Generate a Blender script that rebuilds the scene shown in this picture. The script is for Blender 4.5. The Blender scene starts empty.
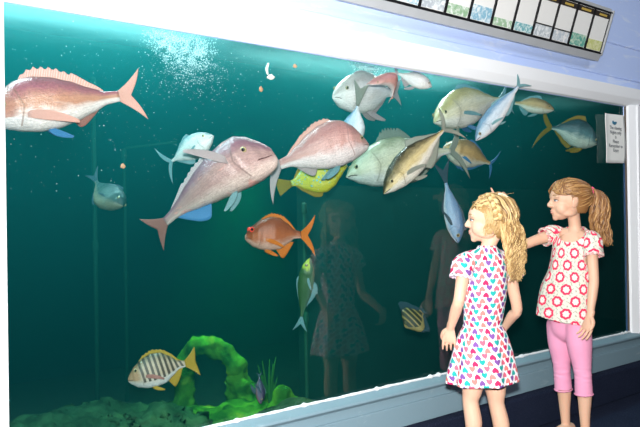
import bpy, bmesh, math, random
from mathutils import Vector, Matrix, noise
PI = math.pi
rnd = random.Random(7)
scene = bpy.context.scene
COL = scene.collection

# ------------------------------------------------------------------ camera frame
CAM = Vector((0.0, -2.415, 0.98)); YAW = math.radians(50.6); ROLL = 0.0155; PITCH = math.radians(0.28); F = 720.0
fh = Vector((math.cos(YAW), math.sin(YAW), 0)); R0 = Vector((math.sin(YAW), -math.cos(YAW), 0)); Z = Vector((0, 0, 1))
FWD = (fh * math.cos(PITCH) + Z * math.sin(PITCH)).normalized()
U0 = R0.cross(FWD).normalized()
RT = R0 * math.cos(ROLL) - U0 * math.sin(ROLL)
UP = U0 * math.cos(ROLL) + R0 * math.sin(ROLL)
def P(px, py, d):
    """world point seen at photo position (px, py) at distance d in front of the camera"""
    return CAM + FWD * d + RT * ((px - 320) / F * d) + UP * (-(py - 213.5) / F * d)

# ------------------------------------------------------------------ object helpers
def link(name, me, mat=None, parent=None):
    o = bpy.data.objects.new(name, me); COL.objects.link(o)
    if mat is not None and me is not None:
        me.materials.append(mat)
    if parent is not None: o.parent = parent
    return o
def tag(o, label=None, cat=None, group=None, kind=None):
    if label: o['label'] = label
    if cat: o['category'] = cat
    if group: o['group'] = group
    if kind: o['kind'] = kind
    return o
def empty(name, loc=(0, 0, 0)):
    o = bpy.data.objects.new(name, None); COL.objects.link(o); o.location = loc; o.empty_display_size = .05; return o
def smooth(me, on=True):
    for p in me.polygons: p.use_smooth = on
    return me
def mesh(verts, faces, name='mesh', sm=True, uvs=None):
    me = bpy.data.meshes.new(name); me.from_pydata([tuple(v) for v in verts], [], faces); me.update()
    if sm: smooth(me)
    if uvs:
        uvl = me.uv_layers.new(name='UVMap')
        for l in me.loops: uvl.data[l.index].uv = uvs[l.vertex_index]
    return me
class MB:
    def __init__(s): s.v = []; s.f = []; s.uv = []
    def add(s, v, f, uv=None):
        n = len(s.v); s.v += [Vector(a) for a in v]; s.f += [tuple(i + n for i in q) for q in f]
        s.uv += list(uv) if uv else [(0, 0)] * len(v)
    def box(s, a, b):
        x0, y0, z0 = a; x1, y1, z1 = b
        v = [(x0,y0,z0),(x1,y0,z0),(x1,y1,z0),(x0,y1,z0),(x0,y0,z1),(x1,y0,z1),(x1,y1,z1),(x0,y1,z1)]
        s.add(v, [(0,3,2,1),(4,5,6,7),(0,1,5,4),(1,2,6,5),(2,3,7,6),(3,0,4,7)])
    def prism(s, prof, x0, x1):       # prof: (y,z) outline swept along X
        n = len(prof)
        v = [(x0, y, z) for y, z in prof] + [(x1, y, z) for y, z in prof]
        f = [tuple(range(n))[::-1], tuple(range(n, 2 * n))] + [(i, (i + 1) % n, n + (i + 1) % n, n + i) for i in range(n)]
        s.add(v, f)
    def mesh(s, name='mesh', sm=False): return mesh(s.v, s.f, name, sm, s.uv)
def fixn(me):
    bm = bmesh.new(); bm.from_mesh(me); bmesh.ops.recalc_face_normals(bm, faces=bm.faces[:]); bm.to_mesh(me); bm.free(); return me
def bevel(me, w, seg=2):
    bm = bmesh.new(); bm.from_mesh(me)
    bmesh.ops.recalc_face_normals(bm, faces=bm.faces[:])
    bmesh.ops.bevel(bm, geom=bm.edges[:], offset=w, segments=seg, affect='EDGES', profile=.5)
    bm.to_mesh(me); bm.free(); return me
def boxobj(name, a, b, mat, parent=None, bev=0):
    m = MB(); m.box(a, b); me = fixn(m.mesh(name))
    if bev: bevel(me, bev)
    return link(name, me, mat, parent)
def cr(pts, n):
    """Catmull-Rom through tuples of floats -> n+1 samples"""
    out = []; k = len(pts) - 1
    for i in range(n + 1):
        u = i / n * k; j = min(int(u), k - 1); t = u - j
        p0 = pts[max(j - 1, 0)]; p1 = pts[j]; p2 = pts[j + 1]; p3 = pts[min(j + 2, k)]
        out.append(tuple(.5 * ((2 * b) + (c - a) * t + (2 * a - 5 * b + 4 * c - d) * t * t + (3 * b - a - 3 * c + d) * t ** 3)
                         for a, b, c, d in zip(p0, p1, p2, p3)))
    return out
def interp(tab, x):
    if x <= tab[0][0]: return tab[0][1:]
    for a, b in zip(tab, tab[1:]):
        if x <= b[0]:
            t = (x - a[0]) / (b[0] - a[0]); t = t * t * (3 - 2 * t) * .35 + t * .65
            return tuple(p + (q - p) * t for p, q in zip(a[1:], b[1:]))
    return tab[-1][1:]
def tube(mb, pts, rad, ns=12, side=None, caps=True, n=None, uvk=None):
    """rounded tube; rad entries are r or (r_side, r_other)"""
    rad = [r if isinstance(r, tuple) else (r, r) for r in rad]
    rows = [tuple(p) + r for p, r in zip(pts, rad)]
    if n: rows = cr(rows, n)
    P_ = [Vector(r[:3]) for r in rows]; R_ = [(max(r[3], .0003), max(r[4], .0003)) for r in rows]
    m = len(P_); T = []
    for i in range(m):
        T.append((P_[min(i + 1, m - 1)] - P_[max(i - 1, 0)]).normalized())
    s = Vector(side) if side is not None else (T[0].orthogonal())
    s = (s - T[0] * s.dot(T[0])).normalized()
    rings = []
    L = 0
    for i in range(m):
        if side is not None: s = Vector(side)
        s = (s - T[i] * s.dot(T[i])).normalized(); b = T[i].cross(s)
        if i: L += (P_[i] - P_[i - 1]).length
        rings.append((P_[i], s.copy(), b.copy(), R_[i], L))
    if caps:
        def cap(i, sg):
            p, s_, b_, r, l = rings[i]; rr = min(r); out = []
            for a in (.35, .7, .93, .995):
                k = math.sqrt(max(1 - a * a, 0))
                out.append((p + T[i] * sg * a * rr, s_, b_, (r[0] * k, r[1] * k), l))
            return out
        rings = cap(0, -1)[::-1] + rings + cap(m - 1, 1)
    v = []; uv = []
    for p, s_, b_, r, l in rings:
        for k in range(ns):
            a = 2 * PI * k / ns
            v.append(p + s_ * (math.cos(a) * r[0]) + b_ * (math.sin(a) * r[1])); uv.append((l, k / ns) if uvk is None else (uvk, l))
    f = []
    for i in range(len(rings) - 1):
        for k in range(ns):
            f.append((i * ns + k, i * ns + (k + 1) % ns, (i + 1) * ns + (k + 1) % ns, (i + 1) * ns + k))
    e = (len(rings) - 1) * ns
    f.append(tuple(range(ns))[::-1]); f.append(tuple(range(e, e + ns)))
    mb.add(v, f, uv)
def ell(mb, c, r, M=None, nu=20, nv=12):
    """ellipsoid; M: 3x3 whose columns are the axes"""
    c = Vector(c); v = []; f = []
    for j in range(nv + 1):
        th = PI * j / nv
        for i in range(nu):
            a = 2 * PI * i / nu
            q = Vector((r[0] * math.sin(th) * math.cos(a), r[1] * math.sin(th) * math.sin(a), r[2] * math.cos(th)))
            v.append(c + (M @ q if M is not None else q))
    for j in range(nv):
        for i in range(nu):
            f.append((j * nu + i, (j + 1) * nu + i, (j + 1) * nu + (i + 1) % nu, j * nu + (i + 1) % nu))
    mb.add(v, f)
def remesh(me, vox, it=4, fac=.5):
    fixn(me)
    o = bpy.data.objects.new('tmp', me); COL.objects.link(o)
    m = o.modifiers.new('r', 'REMESH'); m.mode = 'VOXEL'; m.voxel_size = vox; m.use_smooth_shade = True
    if it:
        s = o.modifiers.new('s', 'SMOOTH'); s.factor = fac; s.iterations = it
    dg = bpy.context.evaluated_depsgraph_get(); dg.update()
    r = bpy.data.meshes.new_from_object(o.evaluated_get(dg))
    bpy.data.objects.remove(o); smooth(r); return r
def fin_sheet(mb, fn, nu, nv, th, uvs=None):
    """closed thin sheet from fn(u,v)->Vector ; th(u,v)->half thickness"""
    G = [[fn(i / nu, j / nv) for j in range(nv + 1)] for i in range(nu + 1)]
    N = [[None] * (nv + 1) for _ in range(nu + 1)]
    for i in range(nu + 1):
        for j in range(nv + 1):
            a = G[min(i + 1, nu)][j] - G[max(i - 1, 0)][j]; b = G[i][min(j + 1, nv)] - G[i][max(j - 1, 0)]
            c = a.cross(b); N[i][j] = c.normalized() if c.length > 1e-12 else Vector((0, 1, 0))
    v = []; uv = []
    for sg in (1, -1):
        for i in range(nu + 1):
            for j in range(nv + 1):
                v.append(G[i][j] + N[i][j] * sg * th(i / nu, j / nv)); uv.append((i / nu, j / nv))
    K = (nu + 1) * (nv + 1); idx = lambda s, i, j: s * K + i * (nv + 1) + j
    f = []
    for i in range(nu):
        for j in range(nv):
            f.append((idx(0,i,j), idx(0,i+1,j), idx(0,i+1,j+1), idx(0,i,j+1)))
            f.append((idx(1,i,j), idx(1,i,j+1), idx(1,i+1,j+1), idx(1,i+1,j)))
    for i in range(nu):
        f.append((idx(0,i,0), idx(1,i,0), idx(1,i+1,0), idx(0,i+1,0))); f.append((idx(0,i,nv), idx(0,i+1,nv), idx(1,i+1,nv), idx(1,i,nv)))
    for j in range(nv):
        f.append((idx(0,0,j), idx(0,0,j+1), idx(1,0,j+1), idx(1,0,j))); f.append((idx(0,nu,j), idx(1,nu,j), idx(1,nu,j+1), idx(0,nu,j+1)))
    mb.add(v, f, uv)

# ------------------------------------------------------------------ node helpers
class N:
    """tiny expression wrapper around shader math nodes"""
    def __init__(s, t, x): s.t = t; s.x = x
    def _m(s, op, *o):
        n = s.t.nodes.new('ShaderNodeMath'); n.operation = op
        for k, q in enumerate((s,) + o):
            q = q.x if isinstance(q, N) else q
            if isinstance(q, (int, float)): n.inputs[k].default_value = q
            else: s.t.links.new(q, n.inputs[k])
        return N(s.t, n.outputs[0])
    def __add__(s, o): return s._m('ADD', o)
    __radd__ = __add__
    def __sub__(s, o): return s._m('SUBTRACT', o)
    def __rsub__(s, o): return N(s.t, float(o))._m('SUBTRACT', s)
    def __mul__(s, o): return s._m('MULTIPLY', o)
    __rmul__ = __mul__
    def __truediv__(s, o): return s._m('DIVIDE', o)
    def __lt__(s, o): return s._m('LESS_THAN', o)
    def __gt__(s, o): return s._m('GREATER_THAN', o)
    def abs(s): return s._m('ABSOLUTE')
    def floor(s): return s._m('FLOOR')
    def fract(s): return s._m('FRACT')
    def sqrt(s): return s._m('SQRT')
    def sin(s): return s._m('SINE')
    def pw(s, p): return s._m('POWER', p)
    def mod(s, p): return s._m('FLOORED_MODULO', p)
    def atan2(s, o): return s._m('ARCTAN2', o)
    def mn(s, o): return s._m('MINIMUM', o)
    def mx(s, o): return s._m('MAXIMUM', o)
def newmat(name):
    m = bpy.data.materials.new(name); m.use_nodes = True; t = m.node_tree; t.nodes.clear()
    out = t.nodes.new('ShaderNodeOutputMaterial'); return m, t, out
def pbsdf(t, out, rough=.5, spec=.5, metal=0, sss=0, sheen=0):
    b = t.nodes.new('ShaderNodeBsdfPrincipled'); b.inputs['Roughness'].default_value = rough
    b.inputs['Specular IOR Level'].default_value = spec; b.inputs['Metallic'].default_value = metal
    if sss: b.inputs['Subsurface Weight'].default_value = sss; b.inputs['Subsurface Radius'].default_value = (1, .4, .25); b.inputs['Subsurface Scale'].default_value = .006
    if sheen: b.inputs['Sheen Weight'].default_value = sheen
    t.links.new(b.outputs[0], out.inputs[0]); return b
def setc(t, sock, c):
    if isinstance(c, (tuple, list)): sock.default_value = (*c[:3], 1)
    else: t.links.new(c, sock)
def mixc(t, fac, a, b):
    n = t.nodes.new('ShaderNodeMix'); n.data_type = 'RGBA'
    if isinstance(fac, N): fac = fac.x
    if isinstance(fac, (int, float)): n.inputs[0].default_value = fac
    else: t.links.new(fac, n.inputs[0])
    setc(t, n.inputs[6], a); setc(t, n.inputs[7], b); return n.outputs[2]
def ramp(t, fac, stops, interp_='LINEAR'):
    n = t.nodes.new('ShaderNodeValToRGB'); e = n.color_ramp; e.interpolation = interp_
    while len(e.elements) < len(stops): e.elements.new(.5)
    for k, (p, c) in zip(e.elements, stops): k.position = p; k.color = (*c, 1) if not isinstance(c, float) else (c, c, c, 1)
    t.links.new(fac.x if isinstance(fac, N) else fac, n.inputs[0]); return n.outputs[0]
def nz(t, vec=None, scale=5, detail=3, dist=0, rough=.5):
    n = t.nodes.new('ShaderNodeTexNoise'); n.inputs['Scale'].default_value = scale; n.inputs['Detail'].default_value = detail
    n.inputs['Distortion'].default_value = dist; n.inputs['Roughness'].default_value = rough
    if vec is not None: t.links.new(vec, n.inputs['Vector'])
    return N(t, n.outputs['Fac'])
def coord(t, which='Object'): return t.nodes.new('ShaderNodeTexCoord').outputs[which]
def mapped(t, vec, scale):
    n = t.nodes.new('ShaderNodeMapping'); n.inputs['Scale'].default_value = scale; t.links.new(vec, n.inputs[0]); return n.outputs[0]
def sep(t, vec):
    n = t.nodes.new('ShaderNodeSeparateXYZ'); t.links.new(vec, n.inputs[0]); return [N(t, o) for o in n.outputs]
def comb(t, x, y, z=0.0):
    n = t.nodes.new('ShaderNodeCombineXYZ')
    for k, q in enumerate((x, y, z)):
        if isinstance(q, N): t.links.new(q.x, n.inputs[k])
        else: n.inputs[k].default_value = q
    return n.outputs[0]
def bump(t, b, h, strength=.3, dist=.01):
    n = t.nodes.new('ShaderNodeBump'); n.inputs['Strength'].default_value = strength; n.inputs['Distance'].default_value = dist
    t.links.new(h.x if isinstance(h, N) else h, n.inputs['Height']); t.links.new(n.outputs[0], b.inputs['Normal'])
def simple(name, c, rough=.5, spec=.5, metal=0, var=0, vscale=8, bmp=0, bscale=60, sss=0, emit=None):
    m, t, out = newmat(name); b = pbsdf(t, out, rough, spec, metal, sss)
    if var:
        f = nz(t, coord(t), vscale, 5)
        d = tuple(x * (1 - var) for x in c)
        t.links.new(mixc(t, f, d, tuple(min(1, x * (1 + var * .5)) for x in c)), b.inputs['Base Color'])
    else: b.inputs['Base Color'].default_value = (*c, 1)
    if bmp: bump(t, b, nz(t, coord(t), bscale, 3), bmp)
    if emit: b.inputs['Emission Color'].default_value = (*emit[0], 1); b.inputs['Emission Strength'].default_value = emit[1]
    return m

# ------------------------------------------------------------------ scene materials
def painted(name, c, worn, amount=.55):
    m, t, out = newmat(name); b = pbsdf(t, out, .5, .35)
    o = coord(t)
    f = nz(t, mapped(t, o, (1.2, 1.2, 5)), 3.5, 7, .6, .62)
    s = ramp(t, f, [(amount, (0, 0, 0)), (amount + .12, (1, 1, 1))])
    g = nz(t, o, 1.1, 2)
    base = mixc(t, g, c, tuple(min(1, x * 1.12) for x in c))
    t.links.new(mixc(t, N(t, s) * .55, base, worn), b.inputs['Base Color'])
    bump(t, b, nz(t, o, 45, 4), .12); return m
M_wall = painted('blue_painted_board', (.48, .60, .95), (.74, .81, .97))
M_frame = painted('white_frame_paint', (.86, .88, .92), (.92, .93, .94), .6)
M_sill = painted('grey_blue_sill_paint', (.17, .26, .31), (.36, .44, .48), .60)
M_navy = simple('navy_paint', (.006, .010, .03), .5, var=.3)
M_dark = simple('dark_room_paint', (.012, .018, .03), .7, var=.3)
M_ceil = simple('dark_ceiling', (.02, .022, .03), .8)
def carpet():
    m, t, out = newmat('navy_carpet'); b = pbsdf(t, out, .95, .1); o = coord(t)
    a = nz(t, o, 260, 2); c = nz(t, o, 9, 3)
    base = mixc(t, c, (.007, .012, .030), (.014, .021, .048))
    t.links.new(mixc(t, N(t, ramp(t, a, [(.5, (0, 0, 0)), (.68, (1, 1, 1))])), base, (.035, .045, .08)), b.inputs['Base Color'])
    bump(t, b, a, .8, .01); return m
M_carpet = carpet()
M_seal = simple('brown_sealant', (.10, .07, .05), .6, var=.4)
M_sealb = simple('blue_edge_strip', (.02, .09, .22), .5)
def glassmat():
    m, t, out = newmat('window_glass')
    g = t.nodes.new('ShaderNodeNewGeometry')
    d = t.nodes.new('ShaderNodeVectorMath'); d.operation = 'DOT_PRODUCT'
    t.links.new(g.outputs['Normal'], d.inputs[0]); t.links.new(g.outputs['Incoming'], d.inputs[1])
    c = N(t, d.outputs['Value']).abs()
    f = (N(t, 1.0) - c).pw(5.0) * .95 + .042
    a = t.nodes.new('ShaderNodeBsdfTransparent'); b = t.nodes.new('ShaderNodeBsdfGlossy'); b.inputs['Roughness'].default_value = .0
    mx = t.nodes.new('ShaderNodeMixShader'); t.links.new(f.x, mx.inputs[0]); t.links.new(a.outputs[0], mx.inputs[1]); t.links.new(b.outputs[0], mx.inputs[2])
    t.links.new(mx.outputs[0], out.inputs[0]); return m
def clearmat(name='clear'):
    m, t, out = newmat(name); a = t.nodes.new('ShaderNodeBsdfTransparent'); t.links.new(a.outputs[0], out.inputs[0]); return m
N_ = N
M_glass = glassmat(); M_clear = clearmat('clear_glass_edge')
# ------------------------------------------------------------------ the setting
WX0, WX1, WZ0, WZ1 = .685, 4.630, .183, 1.686
XR = 4.785
def struct(o): o['kind'] = 'structure'; return o
m = MB()
WT = .011
m.box((-3, 0, 0), (WX0, WT, 3)); m.box((WX0, 0, WZ1), (WX1, WT, 3)); m.box((WX0, 0, 0), (WX1, WT, WZ0)); m.box((WX1, 0, 0), (XR, WT, 3))
m.box((XR, 0, 1.80), (7.5, WT, 3)); m.box((6.2, 0, 0), (7.5, WT, 1.8)); m.box((XR, .0, 0), (6.2, WT, .18))
wall = struct(link('wall_window', fixn(m.mesh()), M_wall))
struct(boxobj('wall_recess', (XR - .03, .0135, -.0), (6.4, .030, 1.95), M_navy))
# board seams on the wall
for z in (1.872, 2.09):
    mm = MB(); mm.prism([(0, z - .006), (-.006, z - .004), (-.008, z), (-.006, z + .004), (0, z + .006)], -3 if z < 2 else 4.32, 7.4)
    o = struct(link('trim_1' if z < 2 else 'trim_2', fixn(mm.mesh()), M_wall))
FZ = -.191
struct(boxobj('floor', (-3, -5, FZ - .05), (7.5, .1, FZ), M_carpet))
struct(boxobj('floor_step', (-3, -.115, FZ), (7.5, -.0, -.001), M_carpet, None, .012))
struct(boxobj('ceiling', (-3, -5, 3), (7.5, .1, 3.05), M_ceil))
struct(boxobj('wall_left', (-3.06, -5, FZ), (-3, .1, 3), M_dark))
struct(boxobj('wall_right', (7.5, -5, FZ), (7.56, .1, 3), M_dark))
struct(boxobj('wall_back', (-3, -5.06, FZ), (7.5, -5, 3), M_dark))
# window frame: top, left, right, sill
fr = struct(empty('window_1', ((WX0 + WX1) / 2, 0, WZ0)))
IV = Matrix.Translation(-fr.location)
def fpart(name, prof, x0, x1, mat):
    mm = MB(); mm.prism(prof, x0, x1); me = fixn(mm.mesh()); me.transform(IV); bevel(me, .003, 2)
    return link(name, me, mat, fr)
fpart('window_frame', [(.0, WZ1), (-.020, WZ1 + .006), (-.045, WZ1 + .05), (-.050, WZ1 + .118), (.0, WZ1 + .122)], WX0 - .16, XR, M_frame)
def vpart(name, prof, z0, z1, mat):
    n = len(prof); mm = MB()
    v = [(x, y, z0) for x, y in prof] + [(x, y, z1) for x, y in prof]
    mm.add(v, [tuple(range(n))[::-1], tuple(range(n, 2 * n))] + [(i, (i + 1) % n, n + (i + 1) % n, n + i) for i in range(n)])
    me = fixn(mm.mesh()); me.transform(IV); bevel(me, .002, 2); return link(name, me, mat, fr)
vpart('window_frame', [(WX0 - .16, 0), (WX0 - .16, -.045), (WX0 - .03, -.045), (WX0 - .004, -.02), (WX0, 0)], WZ0 - .1, WZ1 + .01, M_frame)
vpart('window_frame', [(WX1 + .006, 0), (WX1 + .012, -.02), (WX1 + .068, -.042), (WX1 + .072, -.030), (WX1 + .085, -.030), (WX1 + .09, -.045), (XR, -.045), (XR, 0)], WZ0 - .02, WZ1 + .01, M_frame)
vpart('sealant_strip', [(WX1 - .012, 0), (WX1 - .010, -.006), (WX1 + .004, -.008), (WX1 + .008, 0)], WZ0, WZ1, M_seal)
vpart('edge_strip', [(WX1 - .030, 0), (WX1 - .030, -.003), (WX1 - .013, -.003), (WX1 - .013, 0)], WZ0, WZ1 - .3, M_sealb)
# rough beaded sill
fpart('window_sill', [(.0, WZ0), (-.060, WZ0 - .020), (-.064, WZ0 - .030), (-.048, WZ0 - .045), (-.050, .0), (0, 0)], -3, 6.2, M_sill)
mm = MB(); pts = []; rr = []
for i in range(260):
    x = WX0 + (WX1 - WX0) * i / 259
    pts.append((x, -.006, WZ0 + .001 + .002 * noise.noise(Vector((x * 9, 0, 0))))); rr.append(.006 + .003 * noise.noise(Vector((x * 23, 3, 0))) + (.006 if rnd.random() < .04 else 0))
tube(mm, pts, rr, 8); me = mm.mesh('bead', True); me.transform(IV)
link('sealant_bead', me, simple('white_sealant', (.75, .78, .8), .7, bmp=.5), fr)
fpart('skirting', [(-.048, .10), (-.062, .098), (-.066, 0), (-.048, 0)], -3, 6.2, M_sill)
# glass pane
mm = MB(); mm.box((WX0 - .01, .012, WZ0 - .01), (WX1 + .01, .032, WZ1 + .01)); me = fixn(mm.mesh()); me.transform(IV)
go = link('window_pane', me, M_glass, fr); me.materials.append(M_clear)
for p in me.polygons: p.material_index = 0 if p.normal.y < -.5 else 1
tag(go, 'clear glass pane reflecting the two girls')

# tank shell
TX0, TX1, TY0, TY1, TZ0, TZ1 = -1.2, 8.2, .034, 3.3, -.25, 2.45
def tankpaint():
    m, t, out = newmat('tank_wall_paint'); b = pbsdf(t, out, .85, .1); o = coord(t)
    f = nz(t, o, 1.6, 5, .4)
    t.links.new(mixc(t, f, (.006, .06, .055), (.015, .11, .10)), b.inputs['Base Color']); return m
M_tank = tankpaint()
M_sand = simple('tank_gravel', (.10, .16, .09), .9, var=.5, vscale=30, bmp=.6, bscale=80)
struct(boxobj('wall_tank_back', (TX0, TY1, TZ0), (TX1, TY1 + .05, TZ1), M_tank))
struct(boxobj('wall_tank_left', (TX0 - .05, TY0, TZ0), (TX0, TY1, TZ1), M_tank))
struct(boxobj('wall_tank_right', (TX1, TY0, TZ0), (TX1 + .05, TY1, TZ1), M_tank))
struct(boxobj('floor_tank', (TX0, TY0, TZ0 - .05), (TX1, TY1, TZ0), M_sand))
struct(boxobj('ceiling_tank', (TX0, TY0, TZ1), (TX1, TY1, TZ1 + .05), M_navy))
# water
def water():
    m, t, out = newmat('tank_water')
    a = t.nodes.new('ShaderNodeBsdfTransparent'); t.links.new(a.outputs[0], out.inputs['Surface'])
    ab = t.nodes.new('ShaderNodeVolumeAbsorption'); ab.inputs['Color'].default_value = (.36, .68, .69, 1); ab.inputs['Density'].default_value = 1.25
    sc = t.nodes.new('ShaderNodeVolumeScatter'); sc.inputs['Color'].default_value = (.04, .78, .80, 1); sc.inputs['Density'].default_value = .14; sc.inputs['Anisotropy'].default_value = .45
    ad = t.nodes.new('ShaderNodeAddShader'); t.links.new(ab.outputs[0], ad.inputs[0]); t.links.new(sc.outputs[0], ad.inputs[1])
    t.links.new(ad.outputs[0], out.inputs['Volume']); return m
WL = 1.90
o = boxobj('tank_water', (TX0 + .01, .036, TZ0 + .01), (TX1 - .01, TY1 - .01, WL), water()); tag(o, 'green-blue sea water filling the aquarium tank', 'water', kind='stuff')
# rippled surface seen from below
def surfmat():
    m, t, out = newmat('water_surface'); a = t.nodes.new('ShaderNodeBsdfTransparent'); g = t.nodes.new('ShaderNodeBsdfGlossy'); g.inputs['Roughness'].default_value = .12
    d = t.nodes.new('ShaderNodeBsdfTranslucent'); d.inputs['Color'].default_value = (.5, .95, .95, 1)
    m1 = t.nodes.new('ShaderNodeMixShader'); m1.inputs[0].default_value = .06
    t.links.new(a.outputs[0], m1.inputs[1]); t.links.new(d.outputs[0], m1.inputs[2])
    m2 = t.nodes.new('ShaderNodeMixShader'); m2.inputs[0].default_value = .18
    t.links.new(m1.outputs[0], m2.inputs[1]); t.links.new(g.outputs[0], m2.inputs[2]); t.links.new(m2.outputs[0], out.inputs[0])
    bp = t.nodes.new('ShaderNodeBump'); bp.inputs['Strength'].default_value = 1; bp.inputs['Distance'].default_value = .03
    t.links.new(nz(t, mapped(t, coord(t), (1, 2.2, 1)), 7, 5, .8).x, bp.inputs['Height'])
    for q in (g, d): t.links.new(bp.outputs[0], q.inputs['Normal'])
    return m
nx, ny = 120, 60; mm = MB(); v = []; f = []
for i in range(nx + 1):
    for j in range(ny + 1):
        x = TX0 + .01 + (TX1 - TX0 - .02) * i / nx; y = .036 + (TY1 - .05) * j / ny
        v.append((x, y, WL + .004 + .02 * noise.noise(Vector((x * 2.3, y * 3.5, 0))) + .01 * noise.noise(Vector((x * 7, y * 9, 2))) + .02))
for i in range(nx):
    for j in range(ny): f.append((i * (ny + 1) + j, (i + 1) * (ny + 1) + j, (i + 1) * (ny + 1) + j + 1, i * (ny + 1) + j + 1))
mm.add(v, f); o = link('water_surface', mm.mesh('ws', True), surfmat()); tag(o, 'rippled water surface above the fish', 'water', kind='stuff')

# concrete pillar and poles inside the tank
M_pil = simple('algae_concrete', (.015, .07, .05), .9, var=.5, vscale=6)
M_pole = simple('algae_pole', (.015, .09, .05), .8, var=.4, vscale=9)
def pole(px, d, z0, z1, r, mat, label, lean=0):
    b = P(px, 300, d); mm = MB(); tube(mm, [(0, 0, z0), (lean * .5, 0, (z0 + z1) / 2), (lean, 0, z1)], [r] * 3, 12)
    for z in (z0 + .02, (z0 + z1) * .5, z1 - .02): tube(mm, [(lean * (z - z0) / (z1 - z0), 0, z - .02), (lean * (z - z0) / (z1 - z0), 0, z + .02)], [r * 1.5] * 2, 12)
    o = link('support_pole', mm.mesh('pole', True), mat); o.location = (b.x, b.y, 0); tag(o, label, 'pole', 'poles standing in the tank'); return o
pole(305.5, 4.15, TZ0, 1.05, .011, M_pole, 'green algae covered pole rising along the dark pillar beside the upright green fish')
pole(96, 4.6, TZ0, 1.88, .014, M_pole, 'thin green pole behind the small grey fish at far left')
pole(126, 4.9, TZ0, 1.45, .012, M_pole, 'thin pole with a crossbar behind the small pale fish')
a = P(322, 300, 4.6); struct(boxobj('wall_tank_pillar', (a.x + .0, a.y - .05, TZ0), (TX1 - .02, a.y + .25, 1.18), M_pil))  # pillar block extended to the tank's right end to keep that side dark
c0 = P(126, 148, 4.9); c1 = P(176, 142, 4.9); mm = MB(); tube(mm, [c0 - c0, c1 - c0], [.008] * 2, 10)
o = link('crossbar', mm.mesh('bar', True), M_pole); o.location = c0; tag(o, 'thin crossbar running right from the slim pole in the tank', 'bar')

# ------------------------------------------------------------------ identification light box above the window
LB = empty('identification_board', (3.0, -.06, 1.97)); tag(LB, 'long angled board of framed fish identification cards above the tank window', 'sign board')
M_case = simple('grey_metal_case', (.46, .48, .50), .45, .5, var=.15); M_blk = simple('black_frame', (.008, .008, .01), .4)
X1 = 4.216; X0 = 1.75
bt = Vector((0, -.060, 1.97)); tp = Vector((0, -.143, 2.213)); up = (tp - bt).normalized(); nr = Vector((0, -up.z, up.y))
def rel(me): me.transform(Matrix.Translation(-LB.location)); return me
mm = MB(); mm.prism([(0, 1.94), (-.050, 1.928), (bt.y - .012, bt.z - .004), (bt.y, bt.z), (tp.y, tp.z), (tp.y - .004, tp.z + .02), (0, tp.z + .03)], X0, X1)
link('casing', rel(bevel(fixn(mm.mesh()), .002)), M_case, LB)
mm = MB(); mm.prism([(q.y, q.z) for q in (bt - up * .006, bt - up * .006 + nr * .014, tp + up * .012 + nr * .014, tp + up * .012)], X1 - .002, X1 + .012)
link('end_cap', rel(bevel(fixn(mm.mesh()), .002)), M_case, LB)
def slab(a0, a1, x0, x1, t0, t1):
    m_ = MB(); m_.prism([((bt + up * a0 + nr * t0).y, (bt + up * a0 + nr * t0).z), ((bt + up * a1 + nr * t0).y, (bt + up * a1 + nr * t0).z),
                       ((bt + up * a1 + nr * t1).y, (bt + up * a1 + nr * t1).z), ((bt + up * a0 + nr * t1).y, (bt + up * a0 + nr * t1).z)], x0, x1)
    return rel(fixn(m_.mesh()))
H = (tp - bt).length
link('backing', slab(0, H, X0, X1 - .002, 0, .004), M_blk, LB)
link('rail', slab(0, .010, X0, X1 - .002, .004, .012), M_blk, LB)
link('rail', slab(H - .008, H, X0, X1 - .002, .004, .012), M_blk, LB)
M_card = simple('white_card', (.9, .9, .88), .4); M_gold = simple('gold_lettering', (.55, .38, .08), .5); M_brown = simple('dark_title_strip', (.03, .022, .018), .5)
def picmat(i):
    pal = [((.12, .42, .34), (.6, .75, .6)), ((.62, .66, .25), (.8, .8, .5)), ((.55, .62, .68), (.9, .9, .9)), ((.5, .56, .6), (.85, .88, .9)), ((.15, .45, .5), (.8, .9, .88)),
           ((.35, .55, .35), (.85, .9, .85)), ((.25, .5, .65), (.8, .88, .9)), ((.3, .5, .3), (.8, .85, .8)), ((.45, .5, .55), (.85, .9, .9)), ((.3, .5, .6), (.8, .85, .9))][i % 10]
    m, t, out = newmat('card_picture'); b = pbsdf(t, out, .35)
    f = nz(t, coord(t), 34, 4, 1.2); t.links.new(ramp(t, f, [(.42, pal[0]), (.62, pal[1])]), b.inputs['Base Color']); return m
sp = .183; k = 0; xr = X1 - .012
pmap = {0: 1, 1: 0, 2: 2, 3: 3}
while xr - sp > X0:
    x1 = xr - .008; x0 = xr - sp + .008
    cd = link('card', slab(.014, H - .012, x0, x1, .004, .007), M_card, LB)
    link('title_strip', slab(H - .045, H - .014, x0 + .001, x1 - .001, .007, .009), M_brown, cd)
    tt = MB(); q = x0 + .02 + .04 * rnd.random(); e_ = x1 - .02 - .02 * rnd.random()
    s_ = slab(H - .036, H - .024, q, e_, .009, .0095); link('title_lettering', s_, M_gold, cd)
    hp = [.075, .085, .075, .078, .06, .055, .09, .065, .08][k % 9]
    link('picture', slab(.016, hp, x0 + .003, x1 - .003, .007, .009), picmat([1, 0, 2, 3, 4, 5, 6, 7, 8, 9][k % 10]), cd)
    if k in (2, 3): link('divider', slab(hp, hp + .007, x0, x1, .004, .012), M_blk, LB)
    link('divider', slab(.006, H - .004, x0 - .013, x0 - .001, .004, .013), M_blk, LB)
    k += 1; xr -= sp

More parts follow.
